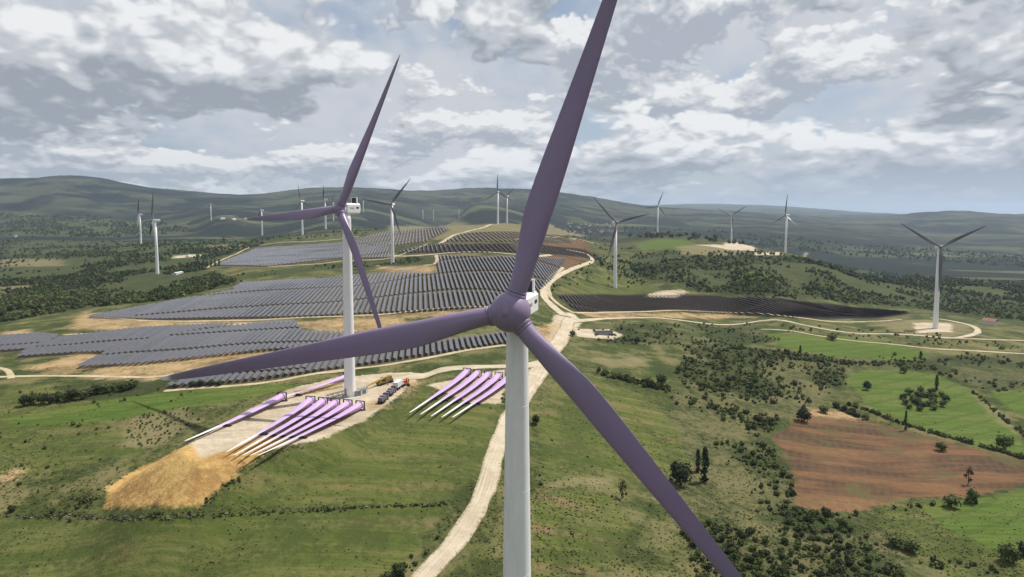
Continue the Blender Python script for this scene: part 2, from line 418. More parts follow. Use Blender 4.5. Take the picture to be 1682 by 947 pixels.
# ------------------------------------------------------------------ land cover zones (outlines on the ground)
ZONES = {
 'lush': [
  [(1388, 622), (1420, 606), (1530, 612), (1600, 640), (1655, 690), (1682, 728), (1700, 752), (1600, 732), (1480, 692), (1425, 664)],
  [(1255, 547), (1400, 552), (1480, 565), (1528, 581), (1500, 592), (1380, 586), (1285, 570)],
  [(1500, 826), (1600, 820), (1682, 800), (1760, 790), (1760, 900), (1640, 905), (1560, 870)],
  [(1625, 641), (1700, 638), (1700, 690), (1655, 672)],
  [(1205, 452), (1250, 444), (1280, 466), (1240, 472)],
  [(1040, 400), (1080, 392), (1125, 394), (1150, 402), (1110, 408), (1050, 409)],
  [(150, 660), (300, 640), (430, 632), (500, 632), (400, 655), (300, 672), (180, 690), (20, 700), (0, 688)],
 ],
 'meadow': [
  [(-60, 852), (200, 848), (420, 842), (640, 832), (738, 828), (690, 890), (640, 960), (-60, 960)],
  [(395, 775), (560, 712), (660, 660), (700, 632), (830, 612), (822, 680), (795, 770), (742, 824), (340, 836)],
  [(985, 625), (1060, 650), (1110, 700), (1130, 760), (1090, 790), (1000, 800), (890, 790), (885, 680), (930, 620)],
  [(880, 800), (1000, 810), (1040, 870), (1000, 930), (900, 960), (875, 960)],
  [(1440, 838), (1500, 826), (1560, 870), (1640, 905), (1760, 900), (1760, 960), (1580, 960), (1520, 915), (1440, 862)],
  [(0, 640), (60, 632), (250, 690), (240, 740), (0, 790), (-60, 780)],
  [(925, 470), (990, 448), (1060, 460), (1090, 478), (1010, 486), (930, 484)],
 ],
 'dry': [
  [(215, 685), (310, 668), (330, 690), (255, 735), (205, 732)],
  [(870, 800), (940, 782), (1010, 786), (1000, 796), (900, 800)],
  [(970, 590), (1040, 586), (1070, 600), (1000, 606)],
  [(0, 425), (95, 425), (110, 436), (0, 438)], [(0, 470), (90, 468), (100, 480), (0, 482)],
  [(300, 604), (600, 575), (700, 566), (640, 590), (500, 606), (300, 622)],
  [(1110, 405), (1170, 402), (1260, 408), (1220, 418), (1120, 418)],
  [(340, 402), (400, 400), (410, 407), (350, 410)],
  [(640, 372), (900, 366), (960, 385), (900, 396), (640, 392)],
  [(1500, 525), (1590, 530), (1605, 545), (1560, 556), (1480, 548), (1440, 532)],
  [(1600, 645), (1650, 680), (1675, 715), (1640, 690)],
 ],
 'orange': [
  [(172, 834), (178, 800), (230, 768), (292, 738), (330, 752), (400, 728), (440, 716), (470, 720), (400, 768), (378, 790), (330, 832)],
 ],
 'tan': [
  [(128, 620), (170, 602), (300, 586), (450, 573), (430, 588), (300, 610), (250, 624), (150, 624)],
  [(40, 606), (130, 580), (200, 592), (110, 616)],
  [(868, 540), (918, 530), (905, 560), (882, 580)],
  [(620, 436), (715, 438), (716, 449), (640, 452)],
  [(112, 540), (140, 512), (270, 528), (440, 526), (440, 531), (260, 538), (200, 545)],
  [(-20, 560), (0, 545), (48, 540), (50, 550), (0, 560)],
  [(480, 530), (560, 522), (660, 520), (660, 545), (520, 545)],
  [(560, 520), (830, 505), (840, 512), (640, 524)],
  [(1330, 668), (1400, 681), (1420, 690), (1330, 680)],
  [(660, 640), (676, 625), (690, 628), (672, 648)], [(596, 664), (630, 652), (640, 668), (606, 676)],
  [(20, 770), (40, 772), (20, 790), (-10, 792)],
  [(960, 513), (1200, 515), (1240, 522), (960, 521)],
 ],
 'brown': [
  [(1260, 718), (1300, 692), (1332, 668), (1400, 682), (1500, 710), (1600, 736), (1700, 760), (1700, 796), (1600, 818), (1480, 818), (1420, 842), (1360, 842), (1310, 832), (1302, 785), (1290, 745)],
  [(845, 395), (960, 392), (975, 425), (900, 460), (850, 455)],
 ],
 'gravel': [
  PAD_PX,
  [(900, 540), (910, 518), (940, 512), (958, 528), (936, 552), (918, 575), (895, 600), (890, 585)],
  [(940, 538), (1000, 541), (1022, 550), (1010, 557), (950, 552)],
  [(700, 632), (830, 606), (826, 662), (780, 664)],
  [(1065, 482), (1130, 478), (1105, 490), (1060, 488)],
  [(1140, 402), (1235, 402), (1240, 412), (1200, 410)], [(1240, 414), (1325, 414), (1322, 419), (1240, 419)],
  [(1500, 530), (1560, 530), (1565, 545), (1505, 546)],
  [(285, 420), (330, 417), (330, 421), (285, 424)],
 ],
 'scrubfloor': [
  [(0, 395), (180, 395), (330, 405), (360, 428), (330, 450), (200, 470), (90, 460), (0, 460)],
  [(0, 490), (200, 470), (340, 450), (400, 466), (280, 490), (150, 505), (0, 530)],
  [(1130, 560), (1280, 575), (1400, 590), (1380, 640), (1300, 680), (1260, 715), (1310, 780), (1310, 840), (1420, 850), (1500, 910), (1480, 960), (1150, 960), (1100, 850), (1080, 720), (1120, 640)],
  [(1100, 430), (1200, 415), (1330, 424), (1420, 460), (1560, 470), (1700, 485), (1700, 540), (1500, 505), (1300, 490), (1130, 476)],
  [(1560, 590), (1700, 580), (1700, 635), (1600, 635), (1550, 610)],
  [(20, 640), (230, 622), (330, 626), (230, 650), (60, 680)],
  [(1480, 640), (1545, 636), (1555, 660), (1520, 678), (1480, 668)],
  [(650, 422), (720, 420), (720, 436), (560, 440), (380, 462), (360, 455), (500, 438)],
 ],
}
# solar blocks: outline, row pitch, name of the block, row tables (m) and the gap between them
SOLAR = [  # rows run north to south, away from the viewer
 ([(272, 638), (330, 612), (560, 582), (760, 556), (850, 543), (850, 562), (720, 582), (560, 606), (400, 628)], 3.7, 'lowest solar block', 90, 3.0),
 ([(300, 548), (440, 530), (484, 528), (500, 546), (640, 548), (640, 562), (430, 578), (230, 600), (120, 606), (180, 578), (250, 558)], 3.5, 'second lowest block', 46, 3.5),
 ([(100, 556), (230, 540), (400, 532), (300, 548), (180, 580), (120, 582), (30, 588), (50, 570)], 3.5, 'narrow block above orange soil', 46, 3.0),
 ([(-20, 556), (60, 549), (100, 552), (50, 575), (-20, 580)], 3.8, 'small leftmost block', 60, 3.0),
 ([(140, 522), (220, 507), (380, 478), (395, 466), (560, 455), (660, 446), (716, 450), (722, 420), (850, 421), (930, 425), (905, 462), (860, 500), (700, 512), (480, 522), (250, 526)], 4.2, 'big middle block', 95, 5.0),
 ([(355, 436), (420, 408), (560, 399), (640, 404), (640, 424), (560, 424), (440, 438)], 4.8, 'pale block by the green rise', 80, 4.0),
 ([(560, 398), (640, 380), (720, 373), (735, 378), (700, 398), (640, 404)], 6.0, 'upper block under hilltop track', 90, 4.0),
 ([(655, 414), (700, 402), (840, 400), (850, 415)], 6.0, 'dark band below the hilltop', 90, 4.0),
 ([(730, 396), (770, 382), (840, 380), (930, 388), (940, 400), (850, 398)], 6.5, 'dusty block on the hilltop', 120, 5.0),
 ([(880, 402), (960, 410), (985, 424), (940, 420), (880, 414)], 6.0, 'dark terrace behind upright blade', 120, 5.0),
 ([(918, 486), (1000, 484), (1180, 486), (1300, 494), (1420, 507), (1495, 514), (1440, 522), (1300, 522), (1100, 510), (950, 512)], 4.4, 'dark field right of the junction', 75, 4.0),
]
ZONES['solarfloor'] = [s[0] for s in SOLAR if 'dark' not in s[2]]; ZONES['darkfloor'] = [s[0] for s in SOLAR if 'dark' in s[2]]

# scattered scrub: outline on the photo, how many, width range in m, materials weight, phrase
SCRUB = [
 ([(1130, 560), (1280, 575), (1400, 600), (1385, 640), (1310, 680), (1255, 715), (1300, 790), (1310, 840), (1420, 850), (1500, 910), (1480, 965), (1150, 965), (1110, 850), (1085, 720), (1105, 640)], 2700, 1.0, 3.8, 'in the scrub belt below the falling blade'),
 ([(1030, 420), (1110, 408), (1250, 412), (1330, 424), (1420, 460), (1560, 470), (1700, 490), (1700, 530), (1500, 505), (1300, 490), (1130, 478), (1040, 450)], 3600, 2.2, 6.5, 'on the scrub hill behind the dark solar field'),
 ([(0, 392), (220, 397), (420, 392), (500, 388), (430, 402), (340, 428), (340, 448), (400, 462), (280, 492), (150, 505), (0, 530)], 9000, 3.0, 8.5, 'on the wooded slope left of the solar hill'),
 ([(1120, 565), (1280, 575), (1400, 600), (1340, 665), (1250, 715), (1120, 700), (1130, 640)], 1000, 1.6, 4.8, 'in the scrub belt above the ploughed field'),
 ([(940, 530), (1250, 533), (1280, 560), (1160, 572), (1040, 567), (960, 560)], 420, 1.2, 3.4, 'between the junction and the bright green field'),
 ([(1250, 575), (1380, 586), (1530, 585), (1700, 582), (1700, 650), (1610, 642), (1530, 610), (1400, 602)], 420, 1.4, 4.2, 'around the top of the bright field'),
 ([(900, 385), (1000, 390), (1060, 420), (1060, 474), (930, 470), (985, 432), (950, 400)], 420, 2.5, 6.0, 'on the bank above the terraces'),
 ([(880, 610), (1090, 615), (1120, 700), (1100, 830), (1060, 945), (880, 945)], 90, 0.6, 1.8, 'dotted over the pasture by the near tower'),
 ([(0, 640), (330, 625), (280, 690), (150, 840), (0, 840)], 90, 0.8, 2.4, 'on the slope left of the orange fill'),
 ([(215, 685), (310, 668), (330, 690), (255, 735), (205, 732)], 130, 0.6, 1.5, 'in the brown patch above the orange fill'),
 ([(1250, 530), (1700, 560), (1700, 585), (1500, 568), (1260, 545)], 110, 1.4, 3.8, 'along the tracks at the right-hand turbine'),
 ([(1300, 424), (1400, 440), (1500, 455), (1700, 465), (1700, 500), (1560, 480), (1420, 460)], 1300, 5.0, 10.0, 'in the far wood behind the right-hand turbine'),
 ([(0, 352), (150, 356), (240, 362), (330, 380), (200, 390), (0, 388)], 1700, 8.0, 15.0, 'in the far dark forest'),
 ([(420, 388), (560, 376), (640, 372), (600, 384), (430, 398)], 160, 3.0, 6.0, 'on the green rise'),
 ([(860, 372), (1000, 372), (1180, 380), (1400, 400), (1690, 420), (1690, 440), (1400, 420), (1150, 395), (950, 385)], 1500, 7.0, 14.0, 'in the far valley'),
 ([(1500, 560), (1700, 562), (1700, 580), (1600, 578)], 60, 1.5, 3.5, 'by the far right tracks'),
 ([(650, 425), (712, 422), (710, 434), (560, 440), (400, 456), (380, 452), (520, 436)], 260, 2.0, 5.0, 'around the turbine among the solar rows'),
]
ZONES['scrubfloor'] += [q[0] for q in SCRUB[:6]] + [SCRUB[11][0], SCRUB[12][0]]
gx, gy = GX.ravel(), GY.ravel(); grr = rr.ravel()
ZATT = {}
for zn, polys in ZONES.items():
    best = np.full(gx.shape, -6.0)
    for px in polys:
        pl = ground_poly(px); P = np.array(pl); m = 60 + 0.1 * np.hypot(*P.mean(0))
        sel = np.where((gx > P[:, 0].min() - m) & (gx < P[:, 0].max() + m) & (gy > P[:, 1].min() - m) & (gy < P[:, 1].max() + m))[0]
        if len(sel): best[sel] = np.maximum(best[sel], np.clip(poly_sd(gx[sel], gy[sel], pl) / (0.006 * np.maximum(grr[sel], 200)), -6, 6))
    ZATT[zn] = best

thk = fbm(gx, gy, 38.0, 3, 77) * 0.6 + fbm(gx, gy, 160.0, 2, 87) * 0.4
ZATT['thicket'] = np.where(gy < 700, thk, fbm(gx, gy, 90.0, 3, 87) + 0.06)
# ------------------------------------------------------------------ the ground
idx = np.arange(NR * NA).reshape(NR, NA)
quads = np.stack([idx[:-1, :-1], idx[:-1, 1:], idx[1:, 1:], idx[1:, :-1]], -1).reshape(-1, 4)[:, ::-1]
mg, t, p = material('land', 0.95, 0.08)
P0 = t.pos()
nA = t.noise(P0, 0.008, 5, 0.6); nB = t.noise(P0, 0.045, 5, 0.66); nC = t.noise(P0, 0.35, 4, 0.75); nD = t.noise(P0, 0.0022, 4, 0.55)
streak = t.noise(t.stretch(P0, (0.012, 0.16, 0.05), R(7)), 1.0, 5, 0.65)
streak2 = t.noise(t.stretch(P0, (0.03, 0.5, 0.05), R(-30)), 1.0, 4, 0.6)
streak3 = t.noise(t.stretch(P0, (0.012, 0.070, 0.02), R(24)), 1.0, 6, 0.68)
edge = t.math('ADD', t.math('MULTIPLY', t.math('SUBTRACT', nB, 0.5), 3.2), t.math('MULTIPLY', t.math('SUBTRACT', nC, 0.5), 2.4))
def zone(name, soft=0.5, amp=1.0, bias=0.0):
    s = t.math('ADD', t.attr(name), t.math('MULTIPLY_ADD', edge, amp, bias))
    return t.ramp(s, -soft, soft)
mott = t.math('ADD', t.math('MULTIPLY', nB, 0.55), t.math('MULTIPLY', nC, 0.45))
g1 = t.mix(t.ramp(nA, 0.38, 0.62), (0.058, 0.076, 0.022), (0.108, 0.110, 0.040))
g1 = t.mix(t.ramp(nB, 0.47, 0.64), g1, (0.145, 0.130, 0.060))
col = t.mix(t.ramp(mott, 0.54, 0.42, 0.0, 0.9), g1, (0.034, 0.046, 0.016))
# far countryside: woods, their colour darkened for cloud shadow, pale and green fields
rgeo = t.vmath('LENGTH', P0)
fp = t.noise(t.stretch(P0, (0.0016, 0.0045, 0.002), 0.3), 1.0, 6, 0.62)
vor = t.new('ShaderNodeTexVoronoi', feature='F1'); t.put(vor.inputs['Vector'], t.stretch(P0, (0.0035, 0.007, 0.0), 0.5)); vor.inputs['Scale'].default_value = 1.0
sepc = t.new('ShaderNodeSeparateColor'); t.l.new(vor.outputs['Color'], sepc.inputs[0])
fieldc = t.mix(sepc.outputs[0], (0.034, 0.052, 0.020), (0.105, 0.105, 0.058))
farc = t.mix(t.math('MULTIPLY', t.ramp(t.math('MULTIPLY_ADD', nB, 0.25, fp), 0.56, 0.70), t.ramp(sepc.outputs[1], 0.45, 0.55)), (0.012, 0.018, 0.014), fieldc)
farc = t.mix(t.ramp(nB, 0.5, 0.62, 0.0, 0.7), farc, (0.016, 0.024, 0.015))
farc = t.mix(t.math('MULTIPLY', t.ramp(rgeo, 4200, 5600), 0.75), farc, t.mix(t.ramp(t.math('MULTIPLY_ADD', nA, 0.35, t.math('MULTIPLY', nD, 0.65)), 0.46, 0.57), (0.006, 0.010, 0.009), (0.066, 0.074, 0.042)))
col = t.mix(t.ramp(rgeo, 800, 2200), col, farc)
col = t.mix(zone('scrubfloor', 1.2, 1.3, -0.6), col, t.mix(t.ramp(mott, 0.40, 0.58), (0.036, 0.050, 0.017), t.mix(t.ramp(rgeo, 450, 800), (0.125, 0.115, 0.054), (0.062, 0.070, 0.030))))
col = t.mix(t.math('MULTIPLY', zone('scrubfloor', 1.0, 1.0), t.ramp(t.math('MULTIPLY_ADD', t.math('SUBTRACT', nC, 0.5), 0.5, t.attr('thicket')), -0.05, 0.22, 0.0, 0.85)), col, (0.030, 0.042, 0.014))
streak4 = t.noise(t.stretch(P0, (0.04, 0.75, 0.1), R(7)), 1.0, 5, 0.7)
mea = t.mix(t.ramp(t.math('MULTIPLY_ADD', streak4, 0.5, t.math('MULTIPLY', streak, 0.5)), 0.42, 0.58), (0.070, 0.092, 0.022), (0.122, 0.124, 0.042))
mea = t.mix(t.math('MULTIPLY', t.ramp(streak, 0.52, 0.66), t.ramp(nA, 0.44, 0.56)), mea, (0.170, 0.120, 0.066))
mea = t.mix(t.ramp(mott, 0.56, 0.42, 0.0, 0.75), mea, (0.046, 0.062, 0.018))
mea = t.mix(t.ramp(streak3, 0.55, 0.70, 0.0, 0.6), mea, (0.150, 0.135, 0.062))
col = t.mix(zone('meadow', 1.0, 1.0), col, mea)
lus = t.mix(t.ramp(streak2, 0.40, 0.62), (0.058, 0.100, 0.017), (0.092, 0.132, 0.028))
lus = t.mix(t.ramp(streak3, 0.46, 0.62, 0.0, 0.7), lus, (0.125, 0.138, 0.042))
lus = t.mix(t.ramp(nC, 0.60, 0.40, 0.0, 0.35), lus, (0.055, 0.085, 0.018))
tram = t.new('ShaderNodeTexWave', wave_type='BANDS', bands_direction='X'); t.put(tram.inputs['Vector'], t.stretch(P0, (1, 1, 0), R(62)))
tram.inputs['Scale'].default_value = 0.026; tram.inputs['Distortion'].default_value = 2.5; tram.inputs['Detail'].default_value = 2
lus = t.mix(t.ramp(tram.outputs[1], 0.80, 0.97, 0.0, 0.4), lus, (0.050, 0.072, 0.018))
col = t.mix(zone('lush', 0.7, 0.9), col, lus)
col = t.mix(t.math('MULTIPLY', zone('dry', 1.5, 1.4), 0.75), col, t.mix(nB, (0.125, 0.115, 0.050), (0.25, 0.21, 0.12)))
brn = t.mix(t.ramp(streak3, 0.40, 0.58), (0.052, 0.036, 0.025), (0.165, 0.088, 0.044))
brn = t.mix(t.ramp(streak2, 0.45, 0.7, 0.0, 0.5), brn, (0.17, 0.10, 0.06))
brn = t.mix(t.ramp(nA, 0.54, 0.66, 0.0, 0.6), brn, (0.215, 0.132, 0.064))
furrow = t.new('ShaderNodeTexWave', wave_type='BANDS', bands_direction='X'); t.put(furrow.inputs['Vector'], t.stretch(P0, (1, 1, 0), R(24)))
furrow.inputs['Scale'].default_value = 0.085; furrow.inputs['Distortion'].default_value = 5.0; furrow.inputs['Detail'].default_value = 3
brn = t.mix(t.ramp(furrow.outputs[1], 0.35, 0.75, 0.0, 0.22), brn, (0.15, 0.085, 0.048))
brn = t.mix(t.ramp(nB, 0.53, 0.63, 0.0, 0.75), brn, (0.088, 0.088, 0.038))
brn = t.mix(t.ramp(nC, 0.60, 0.42, 0.0, 0.4), brn, (0.10, 0.062, 0.036))
col = t.mix(zone('brown', 0.9, 2.2, -0.3), col, brn)
col = t.mix(t.math('MULTIPLY', zone('solarfloor', 0.8, 0.8, 0.8), 0.85), col, t.mix(nB, (0.060, 0.048, 0.034), (0.140, 0.108, 0.072)))
col = t.mix(zone('darkfloor', 0.8, 0.8, 0.5), col, t.mix(nB, (0.028, 0.023, 0.022), (0.060, 0.048, 0.042)))
tanc = t.mix(t.ramp(mott, 0.38, 0.60), (0.165, 0.115, 0.058), (0.40, 0.285, 0.155))
ora = t.mix(t.ramp(mott, 0.38, 0.60), (0.27, 0.160, 0.062), (0.48, 0.32, 0.12))
col = t.mix(zone('darkfloor', 0.8, 0.8, 0.5), col, t.mix(nB, (0.028, 0.023, 0.022), (0.060, 0.048, 0.042)))
tanc = t.mix(t.ramp(mott, 0.38, 0.60), (0.165, 0.115, 0.058), (0.40, 0.285, 0.155))
ora = t.mix(t.ramp(nC, 0.58, 0.72, 0.0, 0.5), ora, (0.48, 0.35, 0.17))
gra = t.mix(t.ramp(mott, 0.36, 0.62), (0.36, 0.295, 0.21), (0.50, 0.43, 0.335))
gra = t.mix(t.ramp(streak3, 0.50, 0.62, 0.0, 0.5), gra, (0.27, 0.215, 0.145))
col = t.mix(zone('gravel', 0.6, 0.8), col, gra)
col = t.mix(t.math('MULTIPLY', zone('tan', 1.6, 1.6), 0.85), col, tanc)
col = t.mix(zone('orange', 0.9, 1.3), col, ora)
t.put(p.inputs['Base Color'], col)
rough_h = t.math('ADD', t.math('MULTIPLY', nC, 0.7), t.math('MULTIPLY', nB, 2.0))
t.put(p.inputs['Normal'], t.bump(rough_h, 0.75, 1.0))
gm = mesh_np('ground', np.stack([gx, gy, GZ.ravel()], -1), quads, mg, smooth=True)
for zn, a in ZATT.items():
    at_ = gm.attributes.new(zn, 'FLOAT', 'POINT'); at_.data.foreach_set('value', a.astype(np.float32))
tag(link('ground', gm), 'rolling green and dry grassland with bare soil, running to distant hills', 'ground', kind='structure')

# ------------------------------------------------------------------ roads and tracks, draped on the land
def road_mat(name, c0, c1, c2):
    m, t, p = material(name, 0.95, 0.08)
    P0 = t.pos(); n1 = t.noise(P0, 0.12, 5, 0.6); n2 = t.noise(P0, 0.9, 4, 0.65)
    ac = t.attr('across'); al = t.attr('along')
    cmb = t.new('ShaderNodeCombineXYZ'); t.put(cmb.inputs[0], t.math('MULTIPLY', ac, 5.0)); t.put(cmb.inputs[1], t.math('MULTIPLY', al, 0.02))
    rut = t.noise(cmb.outputs[0], 1.4, 4, 0.6)
    c = t.mix(t.ramp(n1, 0.35, 0.65), c0, c1); c = t.mix(t.ramp(rut, 0.46, 0.64, 0, 0.6), c, c2)
    c = t.mix(t.ramp(n2, 0.56, 0.72, 0, 0.5), c, tuple(x * 0.55 for x in c0))
    edge = t.math('ADD', t.math('ABSOLUTE', ac), t.math('MULTIPLY', t.math('SUBTRACT', n2, 0.5), 1.1))
    c = t.mix(t.ramp(edge, 0.72, 1.05, 0, 0.85), c, (0.15, 0.135, 0.066))
    t.put(p.inputs['Base Color'], c); t.put(p.inputs['Normal'], t.bump(t.math('ADD', n2, t.math('MULTIPLY', rut, 0.6)), 0.4, 0.3))
    return m
M_ROAD = road_mat('gravel_beige', (0.36, 0.30, 0.215), (0.46, 0.40, 0.30), (0.55, 0.49, 0.40))
M_TRACK = road_mat('dirt_pale', (0.33, 0.27, 0.17), (0.46, 0.38, 0.26), (0.52, 0.45, 0.33))
ROADSEG = []
def road(name, px, wid, mat, label, cat):
    pts = np.array([ground(u, v) for u, v in px]); ws = wid if hasattr(wid, '__len__') else [wid] * len(px)
    X = []; Wd = []
    n = len(pts)
    for i in range(n - 1):
        p0 = pts[max(i - 1, 0)]; p1 = pts[i]; p2 = pts[i + 1]; p3 = pts[min(i + 2, n - 1)]
        k = max(3, int(np.linalg.norm(p2 - p1)[()] / max(2.5, 0.009 * np.hypot(p1[0], p1[1]))))
        for q in range(k):
            s = q / k
            X.append(0.5 * ((2 * p1) + (-p0 + p2) * s + (2 * p0 - 5 * p1 + 4 * p2 - p3) * s * s + (-p0 + 3 * p1 - 3 * p2 + p3) * s ** 3)[:2]); Wd.append(ws[i] * (1 - s) + ws[i + 1] * s)
    X.append(pts[-1][:2]); Wd.append(ws[-1]); X = np.array(X); Wd = np.array(Wd)
    T = np.gradient(X, axis=0); T /= np.linalg.norm(T, axis=1)[:, None] + 1e-9; Nn = np.stack([T[:, 1], -T[:, 0]], -1)
    ROADSEG.append((X, Wd))
    K = 9; vs = []; ac = []; al = []; Ls = np.concatenate([[0], np.cumsum(np.linalg.norm(np.diff(X, axis=0), axis=1))])
    jl = vnoise(Ls / 5.0, Ls * 0 + len(px), 5) * 0.09 + vnoise(Ls / 17.0, Ls * 0 + 2 * len(px), 6) * 0.12; jr = vnoise(Ls / 5.0, Ls * 0 + 31, 7) * 0.09 + vnoise(Ls / 17.0, Ls * 0 + 57, 8) * 0.12
    for k in range(K):
        s = k / (K - 1) * 2 - 1
        off = s * Wd / 2 * (1 + np.where(s < 0, jl, jr))
        xy = X + Nn * off[:, None]; r_ = np.hypot(xy[:, 0], xy[:, 1])
        z = np.max([H(xy[:, 0] + dx, xy[:, 1] + dy) for dx, dy in ((0, 0), (1.2, 0), (-1.2, 0), (0, 1.2), (0, -1.2))], axis=0) + (0.05 + 0.0004 * r_) * (1 - 0.8 * abs(s) ** 4)
        vs.append(np.stack([xy[:, 0], xy[:, 1], z], -1)); ac.append(np.full(len(X), s)); al.append(Ls)
    vs = np.concatenate(vs); m = len(X); id_ = np.arange(K * m).reshape(K, m)
    fs = np.stack([id_[:-1, :-1], id_[1:, :-1], id_[1:, 1:], id_[:-1, 1:]], -1).reshape(-1, 4)[:, ::-1]
    me = mesh_np(name, vs, fs, mat, True)
    nz = np.array([pp.normal.z for pp in me.polygons[:5]]).mean()
    if nz < 0: me.flip_normals()
    for nm, arr in (('across', ac), ('along', al)):
        a_ = me.attributes.new(nm, 'FLOAT', 'POINT'); a_.data.foreach_set('value', np.concatenate(arr).astype(np.float32))
    return tag(link(name, me), label, cat, kind='structure')
road('gravel_road', [(668, 985), (704, 940), (752, 885), (792, 820), (812, 750), (835, 690), (868, 635), (900, 590), (925, 550), (936, 524)], [7, 7, 7, 7, 7.5, 8, 9.5, 11, 11, 10], M_ROAD, 'wide beige gravel road curving up past the near turbine to the junction', 'road')
road('gravel_road', [(905, 592), (850, 602), (790, 602), (730, 606), (685, 617), (640, 624)], [8, 8, 8, 9, 10, 12], M_ROAD, 'beige gravel road branching off to the blade storage pad', 'road')
road('gravel_road', [(936, 528), (1000, 523), (1100, 524), (1250, 527), (1330, 536), (1450, 548), (1560, 555), (1605, 546), (1590, 533), (1530, 522)], [10, 7, 6, 6, 6, 6, 6, 6, 6, 5], M_ROAD, 'beige gravel road from the junction round the pad of the right-hand turbine', 'road')
road('dirt_track', [(945, 514), (1050, 512), (1190, 513), (1300, 520), (1420, 528), (1480, 525)], 5, M_TRACK, 'pale dirt track along the near edge of the dark solar field', 'track')
road('dirt_track', [(1250, 541), (1330, 549), (1440, 563), (1540, 573), (1680, 581), (1740, 584)], 4, M_TRACK, 'thin pale track along the top of the bright green field', 'track')
road('dirt_track', [(1560, 555), (1640, 558), (1740, 562)], 4, M_TRACK, 'thin pale track leaving the right-hand turbine pad towards the photo edge', 'track')
road('gravel_road', [(930, 520), (905, 500), (893, 480), (912, 456), (945, 440), (972, 430), (965, 418), (930, 410)], [12, 9, 8, 7, 6, 6, 6, 5], M_ROAD, 'gravel road climbing from the junction to the terraces', 'road')
road('dirt_track', [(945, 515), (925, 505), (905, 488), (900, 470), (905, 455), (925, 440)], 5, M_TRACK, 'pale side track looping beside the dark solar field', 'track')
road('dirt_track', [(270, 642), (400, 632), (560, 609), (700, 588), (830, 567)], 4, M_TRACK, 'pale service track below the lowest solar block', 'track')
road('dirt_track', [(-20, 620), (90, 617), (200, 619), (280, 616), (420, 588), (560, 572)], 4, M_TRACK, 'sandy track along the foot of the orange cutting', 'track')
road('dirt_track', [(145, 520), (250, 527), (400, 526), (500, 521), (640, 515), (830, 507)], 4.5, M_TRACK, 'sandy service track below the big middle solar block', 'track')
road('dirt_track', [(105, 550), (200, 545), (300, 540), (420, 531), (480, 527)], 4, M_TRACK, 'sandy track along the top of the second solar block', 'track')
road('dirt_track', [(640, 419), (720, 417), (850, 418), (905, 419)], 6, M_TRACK, 'straight pale track across the top of the big solar block', 'track')
road('gravel_road', [(722, 400), (738, 390), (765, 381), (800, 371), (818, 368)], [12, 10, 9, 8, 8], M_ROAD, 'pale road climbing to the hilltop turbine', 'road')
road('dirt_track', [(716, 419), (718, 428), (712, 434), (695, 436)], 5, M_TRACK, 'short pale spur to the turbine among the solar rows', 'track')
road('dirt_track', [(440, 438), (510, 434), (570, 428), (640, 424), (700, 402)], 5, M_TRACK, 'pale track along the lower edge of the pale solar block', 'track')
road('dirt_track', [(340, 440), (380, 420), (420, 404), (520, 396), (590, 388)], 5, M_TRACK, 'pale track round the back of the pale solar block', 'track')
road('dirt_track', [(-30, 600), (10, 607), (18, 622)], 3.5, M_TRACK, 'short forked sandy track at the left edge of the photo', 'track')
road('dirt_track', [(845, 393), (900, 389), (950, 393), (985, 402)], 6, M_TRACK, 'pale track on the hill behind the upright blade', 'track')
# ------------------------------------------------------------------ wind turbines
def paint(name, c, rough=0.45, grime=0.10):
    m, t, p = material(name, rough, 0.4)
    tc = t.new('ShaderNodeTexCoord').outputs['Object']
    n = t.noise(t.stretch(tc, (0.9, 0.9, 0.12)), 1.0, 5, 0.6); n2 = t.noise(tc, 3.0, 4, 0.6)
    k = t.ramp(t.math('MULTIPLY_ADD', n2, 0.4, n), 0.45, 1.0, 1 - grime, 1 + grime * 0.5)
    t.put(p.inputs['Base Color'], t.mix(1.0, (*c, 1), k, 'MULTIPLY'))
    return m
def blade_paint(name, stops):
    m, t, p = material(name, 0.36, 0.5)
    a = t.attr('span')
    tc = t.new('ShaderNodeTexCoord').outputs['Object']
    n = t.noise(t.stretch(tc, (0.7, 0.7, 0.10)), 1.0, 5, 0.6)
    cr = t.new('ShaderNodeValToRGB'); t.l.new(a, cr.inputs[0])
    e = cr.color_ramp.elements
    e[0].position, e[0].color = stops[0][0], (*stops[0][1], 1)
    e[1].position, e[1].color = stops[-1][0], (*stops[-1][1], 1)
    for q, c in stops[1:-1]:
        x = e.new(q); x.color = (*c, 1)
    n3 = t.noise(t.stretch(tc, (0.5, 0.5, 0.12)), 1.0, 5, 0.7)
    k = t.ramp(t.math('MULTIPLY_ADD', n3, 0.5, t.math('MULTIPLY', n, 0.5)), 0.36, 0.64, 0.95, 1.03)
    t.put(p.inputs['Base Color'], t.mix(1.0, cr.outputs[0], k, 'MULTIPLY'))
    return m
PURPLE = (0.236, 0.180, 0.292); PURPLE_LIT = (0.52, 0.345, 0.62); PALE = (0.66, 0.65, 0.67)  # same purple paint twice; the lighter copy has the sunlight painted in
M_BLADE = blade_paint('purple_blade_sunlit', [(0.0, PURPLE_LIT), (0.60, PURPLE_LIT), (0.70, (0.56, 0.45, 0.61)), (0.78, (0.74, 0.72, 0.74)), (1.0, (0.76, 0.75, 0.74))])
M_BLADE_N = blade_paint('purple_blade_backlit', [(0.0, PURPLE), (0.45, (0.225, 0.160, 0.285)), (0.90, (0.165, 0.128, 0.20)), (0.96, (0.2, 0.16, 0.22)), (0.975, PALE), (1.0, PALE)])  # outer span darkened to imitate backlit blades against the bright sky
M_BLADE_G = blade_paint('grey_blade', [(0.0, (0.20, 0.19, 0.21)), (0.4, (0.10, 0.095, 0.115)), (1.0, (0.12, 0.12, 0.14))])
M_HUB = paint('purple_hub', PURPLE, 0.42)
